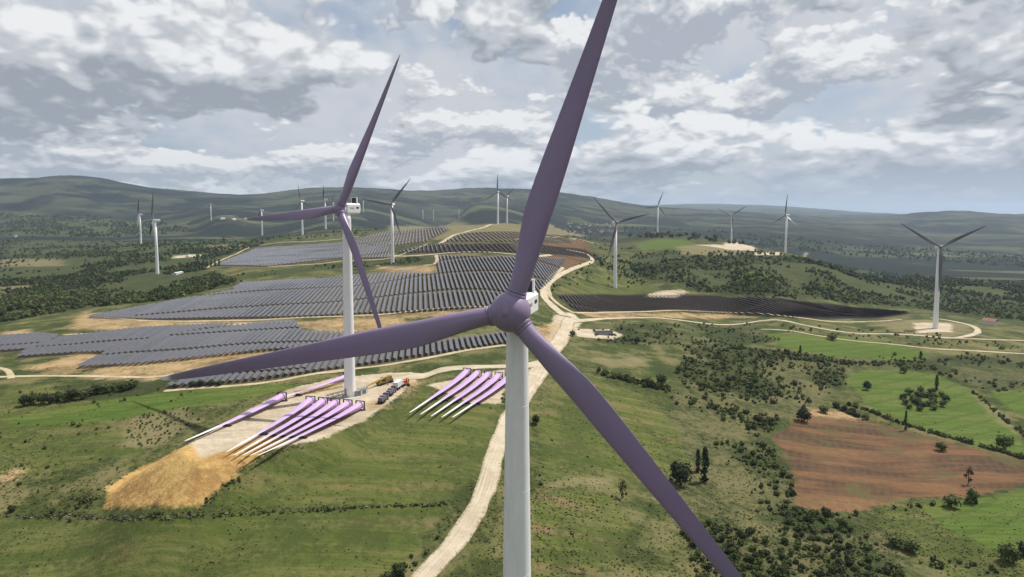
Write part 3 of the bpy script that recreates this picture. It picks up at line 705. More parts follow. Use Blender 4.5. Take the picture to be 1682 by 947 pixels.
M_WHITE = paint('turbine_white', (0.80, 0.80, 0.815), 0.45, 0.09)
M_DARK = plain('dark_steel', (0.03, 0.03, 0.035), 0.6)
M_GREY = plain('grey_steel', (0.25, 0.26, 0.27), 0.5)

def blade_mesh(name, L, prof, mat, nsec=22, npt=20):
    ss = np.concatenate([[0, 0.02, 0.045], np.linspace(0.08, 0.96, nsec), [0.985, 1.0]])
    cx = np.interp(ss, *zip(*prof))
    if nsec > 12:
        f = np.linspace(0, 1, 400); cc = np.interp(f, *zip(*prof)); kern = np.ones(33) / 33
        cc = np.convolve(np.pad(cc, 16, 'edge'), kern, 'valid'); cx = np.interp(ss, f, cc); cx[-1] = 0.35 * cx[-2]
    th = np.interp(ss, [0, 0.045, 0.15, 0.27, 0.5, 1.0], [1.0, 1.0, 0.62, 0.34, 0.22, 0.15])
    tw = np.interp(ss, [0, 0.1, 0.3, 0.6, 1.0], [R(16), R(16), R(9), R(3), R(-1)])
    rd = np.interp(ss, [0, 0.045, 0.2, 1.0], [1, 1, 0, 0])     # 1 = round section, 0 = airfoil
    vs = []; sp_ = []
    for i, s in enumerate(ss):
        c = cx[i]; ti = th[i]; q = rd[i]
        for k in range(npt):
            a = 2 * math.pi * k / npt
            xr, yr = 0.5 * c * math.cos(a), 0.5 * c * ti * math.sin(a)
            xn = (1 + math.cos(a)) / 2                         # 1 leading edge .. 0 trailing edge
            xx = 1 - xn; yt = 5 * ti * (0.2969 * math.sqrt(max(xx, 0)) - 0.126 * xx - 0.3516 * xx ** 2 + 0.2843 * xx ** 3 - 0.1036 * xx ** 4)
            xa = (0.34 - xx) * c; ya = c * yt * (1 if math.sin(a) >= 0 else -0.8)
            x = xr * q + xa * (1 - q); y = yr * q + ya * (1 - q)
            x, y = x * math.cos(tw[i]) - y * math.sin(tw[i]), x * math.sin(tw[i]) + y * math.cos(tw[i])
            vs.append((x, y - 0.018 * L * s * s, s * L)); sp_.append(s)
    n = len(ss); id_ = np.arange(n * npt).reshape(n, npt); nx = np.roll(id_, -1, 1)
    fs = np.stack([id_[:-1], nx[:-1], nx[1:], id_[1:]], -1).reshape(-1, 4).tolist()
    fs += [list(range(npt))[::-1], list(range((n - 1) * npt, n * npt))]
    me = mesh_np(name, vs, fs, mat, True)
    a_ = me.attributes.new('span', 'FLOAT', 'POINT'); a_.data.foreach_set('value', np.array(sp_, np.float32))
    return me
BIG_L = 75.0
BIG_PROF = [(0, 3.8), (0.05, 3.85), (0.13, 4.9), (0.22, 5.7), (0.33, 5.4), (0.5, 4.3), (0.65, 3.4), (0.8, 2.55), (0.9, 1.9), (0.96, 1.35), (1.0, 0.5)]
OLD_PROF = [(0, 2.0), (0.06, 2.0), (0.2, 3.7), (0.4, 3.0), (0.7, 2.0), (1.0, 0.6)]
ME_BLADE = blade_mesh('rotor_blade', BIG_L, BIG_PROF, M_BLADE)
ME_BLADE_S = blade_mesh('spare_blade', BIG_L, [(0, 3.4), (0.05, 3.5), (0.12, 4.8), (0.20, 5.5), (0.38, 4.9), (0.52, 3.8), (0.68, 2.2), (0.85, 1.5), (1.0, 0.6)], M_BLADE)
ME_BLADE_N = blade_mesh('rotor_blade', 82.0, BIG_PROF, M_BLADE_N)
ME_BLADE_2 = ME_BLADE.copy(); ME_BLADE_2.materials[0] = M_BLADE_N
ME_BLADE_O = blade_mesh('rotor_blade', 42.0, OLD_PROF, M_BLADE_G, 9, 10)

def rounded_box(mb, c, d, bev, mi=0):
    """box along Y with chamfered long edges"""
    w, l, h = d; b = bev
    prof = [(-w / 2 + b, -h / 2), (w / 2 - b, -h / 2), (w / 2, -h / 2 + b), (w / 2, h / 2 - b), (w / 2 - b, h / 2), (-w / 2 + b, h / 2), (-w / 2, h / 2 - b), (-w / 2, -h / 2 + b)]
    vs = []
    for y, s in ((-l / 2, 0.88), (-l / 2 + b, 1.0), (l / 2 - b, 1.0), (l / 2, 0.86)):
        vs += [(c[0] + x * s, c[1] + y, c[2] + z * s) for x, z in prof]
    n = 8; fs = []
    for i in range(3):
        for k in range(n): fs.append([i * n + k, i * n + (k + 1) % n, (i + 1) * n + (k + 1) % n, (i + 1) * n + k])
    fs += [list(range(n))[::-1], list(range(3 * n, 4 * n))]
    mb.add(vs, fs, mi)

def big_turbine(base, hub_h, yaw, alpha, blade_me, r0, r1, label, tilt=5.0, bs=1.0, over=5.6, ns=1.0, hs=1.0):
    o = empty('wind_turbine', base, R(-yaw)); tag(o, label, 'wind turbine', 'purple-bladed turbines')
    top = hub_h - 2.2
    m = MB(); nseg = 5; prof = []
    for k in range(nseg * 6 + 1):
        f = k / (nseg * 6); prof.append((r0 + (r1 - r0) * f, 0.3 + (top - 0.3) * f))
    m.lathe(prof, 56); tw = m.build('tower', M_WHITE, o, True)
    for k in range(1, nseg):
        f = k / nseg; r = r0 + (r1 - r0) * f + 0.012; z = 0.3 + (top - 0.3) * f
        m = MB(); m.lathe([(r - 0.05, z - 0.11), (r, z - 0.09), (r, z + 0.09), (r - 0.05, z + 0.11)], 56)
        m.build('flange_ring', M_WHITE, tw, True)
    m = MB(); m.lathe([(r0 + 2.2, -3.0), (r0 + 2.2, 0.12), (r0 + 0.5, 0.32), (r0 * 0.5, 0.33)], 40); m.build('foundation', plain('concrete', (0.42, 0.40, 0.37), 0.9), o)
    m = MB(); m.box((0, -r0 + 0.02, 3.0), (1.3, 0.25, 2.6)); m.box((0, -r0 - 0.7, 0.95), (1.6, 1.6, 1.3)); m.build('door', M_GREY, tw)
    s = r1 / 2.0
    m = MB(); rounded_box(m, (0, 4.0, hub_h + 0.2), (4.6, 13.0, 4.9), 0.7); nc = m.build('nacelle', M_WHITE, o)
    m = MB(); m.lathe([(2.2, 1.6), (2.2, 3.0)], 28, 0, 'Y', (0, -6.2, hub_h)); m.build('hub_collar', M_WHITE, nc, True)
    # cooler frame on the roof
    m = MB()
    for x in (-1.75, 1.75): m.box((x, 7.6, hub_h + 3.9), (0.35, 1.0, 2.6))
    m.box((0, 7.6, hub_h + 5.3), (3.85, 1.0, 0.3)); m.build('cooler_frame', M_WHITE, nc)
    m = MB(); m.box((0, 7.65, hub_h + 3.9), (3.15, 0.7, 2.5)); m.build('cooler', M_DARK, nc)
    # grey dashes and a dark panel on both flanks
    for sx in (-1, 1):
        m = MB()
        for yy, ww in ((1.0, 0.9), (2.3, 0.9), (3.6, 0.9)): m.box((sx * 2.315, yy, hub_h + 0.4), (0.03, ww, 0.75))
        m.build('lettering', M_GREY, nc)
        m = MB(); m.box((sx * 2.315, 7.4, hub_h + 0.6), (0.03, 2.4, 0.8)); m.build('side_vent', M_DARK, nc)
    m = MB(); m.box((0.7, 2.0, hub_h + 2.72), (1.6, 2.2, 0.16)); m.build('roof_hatch', M_WHITE, nc)
    m = MB(); m.cyl((-1.2, 9.4, hub_h + 2.5), (-1.2, 9.4, hub_h + 5.0), 0.06); m.cyl((1.2, 9.4, hub_h + 2.5), (1.2, 9.4, hub_h + 5.0), 0.06); m.box((0, 9.4, hub_h + 4.6), (2.6, 0.08, 0.08)); m.build('wind_mast', M_GREY, nc)
    nc.scale = (1.0, ns, 1.0)
    rot = empty('rotor', (0, -over, hub_h)); rot.parent = o; rot.rotation_euler = (R(-tilt), 0, 0)
    m = MB(); R0 = 4.1
    prof = [(0.05, -R0 * 1.02)] + [(R0 * math.sin(a), -R0 * math.cos(a)) for a in np.linspace(0.12, 2.0, 16)] + [(R0 * 0.82, R0 * 0.6), (2.4, R0 * 0.62)]
    m.lathe(prof, 48, 0, 'Y'); hb = m.build('spinner', M_HUB, rot, True); hb.scale = (hs,) * 3
    m = MB(); m.lathe([(R0 * 0.965, 1.06), (R0 * 0.975, 1.02), (R0 * 0.975, 1.10), (R0 * 0.965, 1.14)], 48, 0, 'Y'); m.build('panel_seam', M_DARK, rot, True).scale = (hs,) * 3
    m = MB(); m.lathe([(0.8, -R0 * 1.0), (0.82, -R0 * 0.99), (0.82, -R0 * 0.97), (0.8, -R0 * 0.96)], 24, 0, 'Y'); m.build('nose_hatch', M_HUB, rot, True).scale = (hs,) * 3
    for k in range(3):
        a = R(alpha + 120 * k); q = Matrix.Rotation(a, 4, 'Y')
        b = link('blade', blade_me, rot); b.matrix_local = q @ Matrix.Translation((0, 0, 3.1 * hs)) @ Matrix.Scale(bs, 4)
        m = MB(); m.lathe([(1.9, 0), (2.2, 0.05), (2.2, 0.95), (1.95, 1.0), (1.95, 1.15), (2.1, 1.2), (2.1, 1.5), (1.9, 1.55)], 32); c = m.build('blade_collar', M_HUB, rot, True); c.matrix_local = q @ Matrix.Translation((0, 0, 3.05 * hs)) @ Matrix.Scale(bs, 4)
    return o

NEAR_YAW = 15.0
hubp = by_depth(838, 512, 136.5)
tx = hubp[0] + 5.6 * math.sin(R(NEAR_YAW)); ty = hubp[1] + 5.6 * math.cos(R(NEAR_YAW))
bz = float(H(tx, ty))
big_turbine((tx, ty, bz), hubp[2] - bz, NEAR_YAW, 17.5, ME_BLADE_N, 3.55, 2.22, 'huge white turbine with three dark purple blades filling the foreground')
T2 = by_z(575, 651, 0.0)
hub2 = by_depth(562, 343, T2[1] - 2.8)
big_turbine((T2[0], T2[1], 0.0), hub2[2], 37.0, 26.0, ME_BLADE_2, 2.6, 1.95, 'white turbine with purple blades standing among laid-out blades on the gravel pad', 8.0, 0.95, 3.9, 0.62, 0.66)

# the older, smaller machines
OLD_T = MB(); OLD_T.lathe([(2.5, -1.0), (2.45, 0.5), (2.0, 40.0), (1.55, 78.6)], 20); ME_OT = OLD_T.mesh('tower', M_WHITE, True)
m = MB(); rounded_box(m, (0, 2.0, 80.2), (3.4, 9.0, 3.5), 0.5); ME_ON = m.mesh('nacelle', M_WHITE)
m = MB(); m.lathe([(0.05, -2.3), (1.0, -2.0), (1.7, -0.9), (1.9, 0.4), (1.7, 1.6)], 16, 0, 'Y'); ME_OH = m.mesh('spinner', M_BLADE_G, True)
FAR_XY = []
for (u, hv, bv, al, yw, lab) in FAR:
    d = FPX * OLD_H / (bv - hv); b = by_depth(u, bv, d); z = float(H(b[0], b[1]))
    sc = np.clip((by_depth(u, hv, d)[2] - z) / OLD_H, 0.6, 1.5)
    o = empty('wind_turbine', (b[0], b[1], z - 0.3), R(-yw)); o.scale = (sc,) * 3
    FAR_XY.append((b[0], b[1]))
    tag(o, lab, 'wind turbine', 'older white turbines spread over the hills')
    link('tower', ME_OT, o); link('nacelle', ME_ON, o); rot = empty('rotor', (0, -3.6, 80.2)); rot.parent = o; rot.rotation_euler = (R(-4), 0, 0)
    link('spinner', ME_OH, rot)
    for k in range(3):
        bl = link('blade', ME_BLADE_O, rot); bl.matrix_local = Matrix.Rotation(R(al + 120 * k), 4, 'Y') @ Matrix.Translation((0, 0, 1.2)) @ Matrix.Rotation(R(78 if yw > 50 else 6), 4, 'Z')   # side-on machines stand feathered

# ------------------------------------------------------------------ spare blades and their stands on the pad
M_STAND = plain('stand_steel', (0.045, 0.04, 0.05), 0.6)
def stand_mesh(w, h, nm):
    m = MB(); m.box((-w / 2, 0, h / 2), (0.3, 0.6, h)); m.box((w / 2, 0, h / 2), (0.3, 0.6, h)); m.box((0, 0, h + 0.14), (w + 0.3, 0.6, 0.28)); m.box((0, 0, 0.2), (w + 0.8, 1.2, 0.3))
    m.bar((-w / 2, 0, 0.4), (-w / 2 + 1.0, 0, 1.4), 0.25); m.bar((w / 2, 0, 0.4), (w / 2 - 1.0, 0, 1.4), 0.25)
    return m.mesh(nm, M_STAND)
ME_RS = stand_mesh(4.2, 3.9, 'root_stand'); 
m = MB(); m.box((0, 0, 0.2), (3.4, 1.6, 0.35)); m.box((-1.2, 0, 0.9), (0.35, 0.8, 1.3)); m.box((1.2, 0, 0.9), (0.35, 0.8, 1.3)); m.bar((-1.3, 0, 1.35), (0, 0, 1.0), 0.6, 0.3); m.bar((1.3, 0, 1.35), (0, 0, 1.0), 0.6, 0.3)
ME_TS = m.mesh('tip_stand', M_STAND)
ORD = ['first', 'second', 'third', 'fourth', 'fifth', 'sixth', 'seventh', 'eighth', 'ninth', 'tenth', 'eleventh', 'twelfth']
def laid_blade(root_px, tip_px, label, group, stand_txt, roll=R(8)):
    a = ground(*root_px); b = ground(*tip_px); hz = Vector((b[0] - a[0], b[1] - a[1])); L = hz.length
    s = min(1.2, L / BIG_L); d2 = hz.normalized()
    tip = Vector((a[0] + d2.x * BIG_L * s, a[1] + d2.y * BIG_L * s, 0)); tip.z = max(float(H(tip.x, tip.y)), b[2]) + 0.9
    ro = Vector((a[0], a[1], max(a[2], float(H(a[0], a[1]))) + 2.1))
    # keep clear of the ground along the way
    for f in (0.3, 0.5, 0.7, 0.85):
        q = ro.lerp(tip, f); g = float(H(q.x, q.y)) + 1.3 * (1 - f) + 0.5
        if q.z < g: tip.z += (g - q.z) / f
    D = (tip - ro).normalized(); X = Vector((D.y, -D.x, 0)).normalized(); Y = D.cross(X).normalized()
    M = Matrix((X, Y, D)).transposed().to_4x4() @ Matrix.Rotation(roll, 4, 'Z'); M.translation = ro
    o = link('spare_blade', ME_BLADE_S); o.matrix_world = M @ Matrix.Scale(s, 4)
    tag(o, label, 'turbine blade', group)
    rz = math.atan2(D.y, D.x) - math.pi / 2
    st = link('root_stand', ME_RS, None, (ro.x + D.x * 1.0, ro.y + D.y * 1.0, float(H(ro.x, ro.y)) - 0.05)); st.rotation_euler = (0, 0, rz)
    tag(st, 'dark steel frame at the root of ' + stand_txt, 'blade stand', 'blade root stands')
    q = ro + D * (BIG_L * s * 0.62); g = float(H(q.x, q.y)); st = link('tip_stand', ME_TS, None, (q.x, q.y, g - 0.05)); st.rotation_euler = (0, 0, rz); st.scale = (1, 1, max(0.6, (q.z - g - 0.4) / 1.15))
    tag(st, 'low dark cradle under ' + stand_txt, 'blade stand', 'blade tip cradles')
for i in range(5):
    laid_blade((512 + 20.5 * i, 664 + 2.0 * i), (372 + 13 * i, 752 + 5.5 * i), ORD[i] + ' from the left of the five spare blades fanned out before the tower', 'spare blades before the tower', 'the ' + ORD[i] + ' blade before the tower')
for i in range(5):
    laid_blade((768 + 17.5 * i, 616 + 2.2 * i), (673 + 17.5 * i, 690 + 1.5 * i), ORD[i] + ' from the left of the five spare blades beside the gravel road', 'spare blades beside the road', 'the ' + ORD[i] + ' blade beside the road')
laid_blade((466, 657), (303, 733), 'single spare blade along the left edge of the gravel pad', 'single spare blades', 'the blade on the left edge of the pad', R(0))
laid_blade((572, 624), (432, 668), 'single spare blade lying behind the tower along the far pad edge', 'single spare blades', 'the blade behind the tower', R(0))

# ------------------------------------------------------------------ solar panel rows
mp, t, p = material('panel_glass', 0.22, 0.38)
tc = t.attr('rowlen'); tw_ = t.attr('rowwid')
def lines(v, per, wd):
    f = t.math('FRACT', t.math('DIVIDE', v, per)); return t.math('LESS_THAN', t.math('MINIMUM', f, t.math('SUBTRACT', 1.0, f)), wd)
gap = t.math('MAXIMUM', lines(tc, 1.15, 0.03), lines(tw_, 1.2, 0.03))
n = t.noise(t.pos(), 0.05, 3, 0.5)
oi_ = t.new('ShaderNodeObjectInfo').outputs['Random']
cell = t.mix(n, (0.020, 0.022, 0.034), (0.050, 0.050, 0.062))
cell = t.mix(t.math('MULTIPLY', oi_, 0.5), cell, (0.085, 0.080, 0.088))
t.put(p.inputs['Base Color'], t.mix(gap, cell, (0.24, 0.245, 0.26)))
t.put(p.inputs['Roughness'], t.math('MULTIPLY_ADD', n, 0.25, 0.16))
p.inputs['IOR'].default_value = 1.5
M_PANEL = mp
M_BACK = plain('panel_back', (0.05, 0.045, 0.048), 0.7)
ROW_AZ = R(-7.7); RD = np.array([math.sin(ROW_AZ), math.cos(ROW_AZ)]); RN = np.array([math.cos(ROW_AZ), -math.sin(ROW_AZ)])
TILT = R(24); PW = 2.25
def clip_rows(poly, pitch, table, gapm, off=0.0):
    P = np.array(poly); a = P @ RN; b = P @ RD; out = []
    for k in np.arange(math.floor(a.min() / pitch), math.ceil(a.max() / pitch) + 1):
        c = k * pitch + off; xs = []
        for i in range(len(P)):
            a0, a1, b0, b1 = a[i], a[(i + 1) % len(P)], b[i], b[(i + 1) % len(P)]
            if (a0 > c) != (a1 > c): xs.append(b0 + (b1 - b0) * (c - a0) / (a1 - a0))
        xs.sort()
        for s, e in zip(xs[::2], xs[1::2]):
            cuts = [s]; q = math.ceil((s + 6) / (table + gapm)) * (table + gapm)
            while q < e - 6: cuts += [q, q + gapm]; q += table + gapm
            cuts.append(e)
            for s1, e1 in zip(cuts[::2], cuts[1::2]):
                if e1 - s1 > 5: out.append((c, s1, e1))
    return out
def row_geo(c, s, e, pw=PW, TILT=TILT):
    step = 7.0; n = max(2, int((e - s) / step) + 1); b = np.linspace(s, e, n)
    xy = RN[None] * c + RD[None] * b[:, None]; z = H(xy[:, 0], xy[:, 1])
    z = np.convolve(np.pad(z, 1, 'edge'), [0.25, 0.5, 0.25], 'valid') + 1.75
    ct, st = math.cos(TILT) * pw / 2, math.sin(TILT) * pw / 2
    def strip(sg, dz): # sg +1: low edge on the right, towards the sun
        return np.column_stack([xy + RN[None] * ct * sg, z - st * sg + dz])
    A, B, C, D = strip(-1, 0), strip(1, 0), strip(1, -0.07), strip(-1, -0.07)
    V = np.concatenate([A, B, C, D]); i = np.arange(n - 1); F = []; MI = []
    def q(o0, o1): return np.stack([o0 + i, o0 + i + 1, o1 + i + 1, o1 + i], -1)
    F = [q(0, n)[:, ::-1], q(n, 2 * n)[:, ::-1], q(2 * n, 3 * n)[:, ::-1], q(3 * n, 0)[:, ::-1], np.array([[0, n, 2 * n, 3 * n]]), np.array([[n - 1, 4 * n - 1, 3 * n - 1, 2 * n - 1]])]
    MI = np.concatenate([np.zeros(n - 1), np.ones(3 * (n - 1) + 2)])
    F = np.concatenate(F)
    rl = np.concatenate([b - s] * 4); rw = np.concatenate([np.zeros(n), np.full(n, 2.4), np.full(n, 2.4), np.zeros(n)])
    # posts
    pv = []; pf = []
    for k in range(n):
        x, y = xy[k]; zb = float(H(x, y)) - 0.2; zt = z[k] - 0.05; r = 0.09; o = len(pv)
        pv += [(x - r, y - r, zb), (x + r, y - r, zb), (x + r, y + r, zb), (x - r, y + r, zb), (x - r, y - r, zt), (x + r, y - r, zt), (x + r, y + r, zt), (x - r, y + r, zt)]
        pf += [[o + a, o + (a + 1) % 4, o + 4 + (a + 1) % 4, o + 4 + a] for a in range(4)]
    return V, F, MI, rl, rw, np.array(pv), np.array(pf)
def row_mesh(name, V, F, MI, rl, rw):
    me = mesh_np(name, V, F, [M_PANEL, M_BACK], False, MI)
    for nm, arr in (('rowlen', rl), ('rowwid', rw)):
        a_ = me.attributes.new(nm, 'FLOAT', 'POINT'); a_.data.foreach_set('value', arr.astype(np.float32))
    return me
def ordinal(n):
    return str(n) + ('th' if 10 <= n % 100 <= 20 else {1: 'st', 2: 'nd', 3: 'rd'}.get(n % 10, 'th'))
rows = []
for bi, (px, pitch, nm, table, gapm) in enumerate(SOLAR):
    rr_ = clip_rows(ground_poly(px, 30), pitch, table, gapm)
    cs = sorted(set(r[0] for r in rr_)); tiers = {}
    for (c, s, e) in rr_:
        mid = RN * c + RD * (s + e) / 2; rows.append((bi, cs.index(c) + 1, len(cs), c, s, e, math.hypot(*mid), nm))
# size in view ~ length * foreshortening / distance^2
rows.sort(key=lambda q: -(q[5] - q[4]) / q[6] ** 2.2)
ind, rest = rows[:300], rows[300:]
seen_lab = {}
for (bi, k, n, c, s, e, d, nm) in ind:
    key = (bi, k); seen_lab.setdefault(key, []).append(s)
for (bi, k, n, c, s, e, d, nm) in ind:
    V, F, MI, rl, rw, pv, pf = row_geo(c, s, e, PW, R(40) if 'dark' in nm else R(rnd.uniform(15, 21)))
    tt = sorted(seen_lab[(bi, k)]); j = tt.index(s)
    tier = '' if len(tt) == 1 else [' near end', ' second stretch', ' third stretch', ' fourth stretch', ' fifth stretch', ' far end'][min(j, 5)]
    ori = RN * c + RD * s; z0 = float(H(*ori))
    o = empty('solar_panel_row', (ori[0], ori[1], z0))
    lab = f'{ordinal(k)} solar row from the left in the {nm}' + (',' + tier if tier else '')
    assert len(lab.split()) <= 16, lab
    tag(o, lab, 'solar panel', 'solar rows: ' + nm)
    off = np.array([ori[0], ori[1], z0])
    link('panel_table', row_mesh('panel_table', V - off, F, MI, rl, rw), o)
    link('support_posts', mesh_np('support_posts', pv - off, pf, M_GREY), o)['kind'] = 'stuff'
if rest:
    Vs, Fs, Ms, RL, RW = [], [], [], [], []; b0 = 0
    for (bi, k, n, c, s, e, d, nm) in rest:
        V, F, MI, rl, rw, pv, pf = row_geo(c, s, e, PW, R(40) if 'dark' in nm else R(24)); Vs.append(V); Fs.append(F + b0); b0 += len(V); Ms.append(MI); RL.append(rl); RW.append(rw)
    tag(link('solar_panel_rows', row_mesh('solar_panel_rows', np.concatenate(Vs), np.concatenate(Fs), np.concatenate(Ms), np.concatenate(RL), np.concatenate(RW))),
        'remaining small solar rows too far off to count', 'solar panels', kind='stuff')
print('solar rows', len(rows))
# ------------------------------------------------------------------ trees and shrubs
def leaf_mat(name, a, b, c):
    m, t, p = material(name, 0.75, 0.15)
    g = t.new('ShaderNodeNewGeometry'); oi = t.new('ShaderNodeObjectInfo')
    f = t.math('ADD', t.math('MULTIPLY', g.outputs['Random Per Island'], 0.65), t.math('MULTIPLY', oi.outputs['Random'], 0.35))
    col = t.mix(t.ramp(f, 0.1, 0.55), a, b); col = t.mix(t.ramp(f, 0.62, 1.0), col, c)
    t.put(p.inputs['Base Color'], col)
    return m
M_LEAF = leaf_mat('leaf_green', (0.030, 0.046, 0.014), (0.060, 0.082, 0.024), (0.115, 0.135, 0.045))
M_LEAF_D = leaf_mat('leaf_dark', (0.016, 0.024, 0.010), (0.028, 0.040, 0.015), (0.048, 0.060, 0.022))
M_LEAF_L = leaf_mat('leaf_light', (0.055, 0.080, 0.022), (0.085, 0.115, 0.034), (0.120, 0.145, 0.050))
M_LEAF_B = leaf_mat('leaf_dry', (0.040, 0.040, 0.018), (0.075, 0.066, 0.030), (0.13, 0.11, 0.055))
M_BARK = plain('bark', (0.07, 0.05, 0.035), 0.9)
def blob(seed, sub, squash, amp):
    bm = bmesh.new(); bmesh.ops.create_icosphere(bm, subdivisions=sub, radius=1.0)
    V = np.array([v.co[:] for v in bm.verts]); F = np.array([[v.index for v in f.verts] for f in bm.faces]); bm.free()
    g = np.random.default_rng(seed); ph = g.uniform(0, 6.28, (6,)); k = g.normal(0, 2.0, (6, 3))
    r = 1 + amp * sum(np.sin(V @ k[i] * 1.4 + ph[i]) for i in range(6)) / 3
    V = V * r[:, None]; V[:, 2] = np.where(V[:, 2] < -0.45, -0.45 + (V[:, 2] + 0.45) * 0.3, V[:, 2]) * squash
    return V, F
def leaves(seed, n, size, lobes, shape='bush'):
    """n leaf-clump quads spread through a few overlapping lobes (unit crown: radius 1, height 0..2)"""
    g = np.random.default_rng(seed); V = []; F = []
    for i in range(n):
        lb = lobes[g.integers(len(lobes))]
        d = g.normal(size=3); d /= np.linalg.norm(d); rr_ = g.uniform(0.45, 1.0) ** 0.6 * g.choice([1.0, 1.0, 1.0, 1.22])
        c = np.array(lb[:3]) + d * rr_ * np.array([lb[3], lb[3], lb[4]])
        nrm = d * 0.7 + g.normal(size=3) * 0.55 + np.array([0, 0, 0.25]); nrm /= np.linalg.norm(nrm)
        a = np.cross(nrm, g.normal(size=3)); a /= np.linalg.norm(a); b = np.cross(nrm, a); s = size * g.uniform(0.6, 1.35)
        o = len(V); V += [c + a * s, c + b * s * 0.7, c - a * s * 0.9, c - b * s * 0.75]; F.append([o, o + 1, o + 2, o + 3])
    return np.array(V), np.array(F)
def crown_mesh(name, seed, n, size, lobes, mat, core=0.64):
    V, F = leaves(seed, n, size, lobes); VV = [V]; FF = F.tolist(); b = len(V)
    for i, lb in enumerate(lobes):
        bv, bf = blob(seed * 10 + i, 1, 1.0, 0.25); bv = bv * np.array([lb[3], lb[3], lb[4]]) * core + np.array(lb[:3])
        VV.append(bv); FF += (bf + b).tolist(); b += len(bv)
    return mesh_np(name, np.concatenate(VV), FF, mat, False)
def trunk_mesh(name, h, r, limbs, seed):
    g = random.Random(seed); m = MB(); m.cyl((0, 0, -0.15), (0, 0, h), r, r * 0.55, 7)
    for i in range(limbs):
        a = 6.283 * i / limbs + g.uniform(-.3, .3); z = h * g.uniform(0.5, 0.95); m.cyl((0, 0, z), (0.55 * math.cos(a), 0.55 * math.sin(a), z + 0.5), r * 0.5, r * 0.2, 5)
    return m.mesh(name, M_BARK, True)
def lobes_bush(seed, k=4, h=1.0):
    g = random.Random(seed); L = [(0, 0, 0.62 * h, 0.72, 0.62 * h)]
    for i in range(k):
        a = 6.283 * i / k + g.uniform(-.5, .5); r = g.uniform(0.3, 0.55); L.append((r * math.cos(a), r * math.sin(a), g.uniform(0.40, 0.8) * h, g.uniform(0.36, 0.55), g.uniform(0.34, 0.5) * h))
    return L
BUSH = []
for i in range(8):
    mt = [M_LEAF, M_LEAF_D, M_LEAF, M_LEAF_L, M_LEAF, M_LEAF_D, M_LEAF_B, M_LEAF][i]
    BUSH.append((crown_mesh('crown', 40 + i, 230, 0.14, lobes_bush(i, 3 + i % 3, 0.95), mt), trunk_mesh('trunk', 0.5, 0.07, 3, i)))
TREE = []
for i in range(4):
    mt = [M_LEAF_D, M_LEAF, M_LEAF, M_LEAF_L][i]
    lb = [(x, y, z * 1.45 + 0.12, r, hh * 1.45) for x, y, z, r, hh in lobes_bush(30 + i, 6, 1.0)]
    TREE.append((crown_mesh('crown', 70 + i, 340, 0.12, lb, mt), trunk_mesh('trunk', 0.9, 0.07, 4, 20 + i)))
POPLAR = (crown_mesh('crown', 90, 300, 0.17, [(0, 0, 0.5, 0.62, 0.6), (0.1, 0, 1.4, 0.66, 0.7), (-0.1, 0.1, 2.2, 0.6, 0.7), (0, 0, 3.0, 0.5, 0.7), (0.05, 0, 3.7, 0.32, 0.6)], M_LEAF_D), trunk_mesh('trunk', 1.6, 0.12, 3, 41))
SPARSE = (crown_mesh('crown', 95, 120, 0.12, [(0, 0, 1.5, 0.35, 0.5), (0.45, 0, 1.2, 0.25, 0.25), (-0.4, 0.1, 0.9, 0.28, 0.25), (0.1, -0.3, 0.55, 0.3, 0.25)], M_LEAF_B, 0.5), trunk_mesh('trunk', 1.5, 0.07, 5, 43))
def plant(name, proto, loc, w, h, label, cat, group, rz):
    o = empty(name, loc, rz); o.scale = (w / 2, w / 2, h)
    tag(o, label, cat, group); link('crown', proto[0], o); link('trunk', proto[1], o)
    return o
def px_size(p): return FPX / p[1]
# single trees that can be pointed at: base pixel, height and width in photo pixels
def single(u, v, hp, wp, proto, hunit, label, cat='tree', group=None, name='tree'):
    p = ground(u, v); k = p[1] / FPX
    return plant(name, proto, tuple(p - np.array([0, 0, 0.1])), wp * k, hp * k / hunit, label, cat, group, rnd.uniform(0, 6.28))
single(1487, 706, 34, 8, POPLAR, 4.2, 'slim tall dark poplar on the hedge above the ploughed field')
single(1157, 792, 62, 22, POPLAR, 4.2, 'tall dark tree of the pair beside the scrub belt, right one')
single(1146, 775, 40, 16, POPLAR, 4.2, 'short dark tree touching the tall pair beside the scrub belt')
single(1117, 796, 46, 42, TREE[0], 2.0, 'broad dark tree left of the tall pair beside the scrub belt')
single(1656, 922, 38, 42, TREE[2], 2.0, 'round dark bush alone in the bottom right green field')
single(1682, 912, 26, 26, TREE[0], 2.0, 'dark bush cut by the photo edge in the bottom right field')
single(1498, 906, 26, 38, TREE[1], 2.0, 'largest round bush at the corner of the bottom right field')
single(1468, 896, 24, 36, TREE[1], 2.0, 'bush just left of the largest round bush by the bottom right field')
single(1022, 818, 36, 24, SPARSE, 2.0, 'sparse young tree alone on the pasture left of the falling blade')
single(1320, 692, 26, 28, TREE[0], 2.0, 'dark bushy tree at the top corner of the ploughed field')
single(1352, 677, 14, 22, TREE[1], 2.0, 'low bushy tree on the upper edge of the ploughed field')
single(1546, 740, 18, 22, TREE[2], 2.0, 'dark bush inside the ploughed field near its upper hedge')
single(1596, 826, 30, 24, TREE[1], 2.0, 'loose bushy tree at the lower edge of the ploughed field, right one')
single(1562, 832, 26, 34, TREE[2], 2.0, 'dark tree clump at the lower edge of the ploughed field')
single(1590, 795, 34, 22, SPARSE, 2.0, 'thin straggly tree standing in the lower ploughed field')
single(1356, 852, 24, 19, TREE[0], 2.0, 'round dark tree below the ploughed field, left one')
single(1384, 868, 24, 22, TREE[2], 2.0, 'round dark tree below the ploughed field, right one')
single(1406, 846, 12, 12, TREE[1], 2.0, 'small dark tree between the ploughed field and the right one below')
single(1648, 738, 32, 32, TREE[3], 2.0, 'light green round tree on the bright field by the hedge')
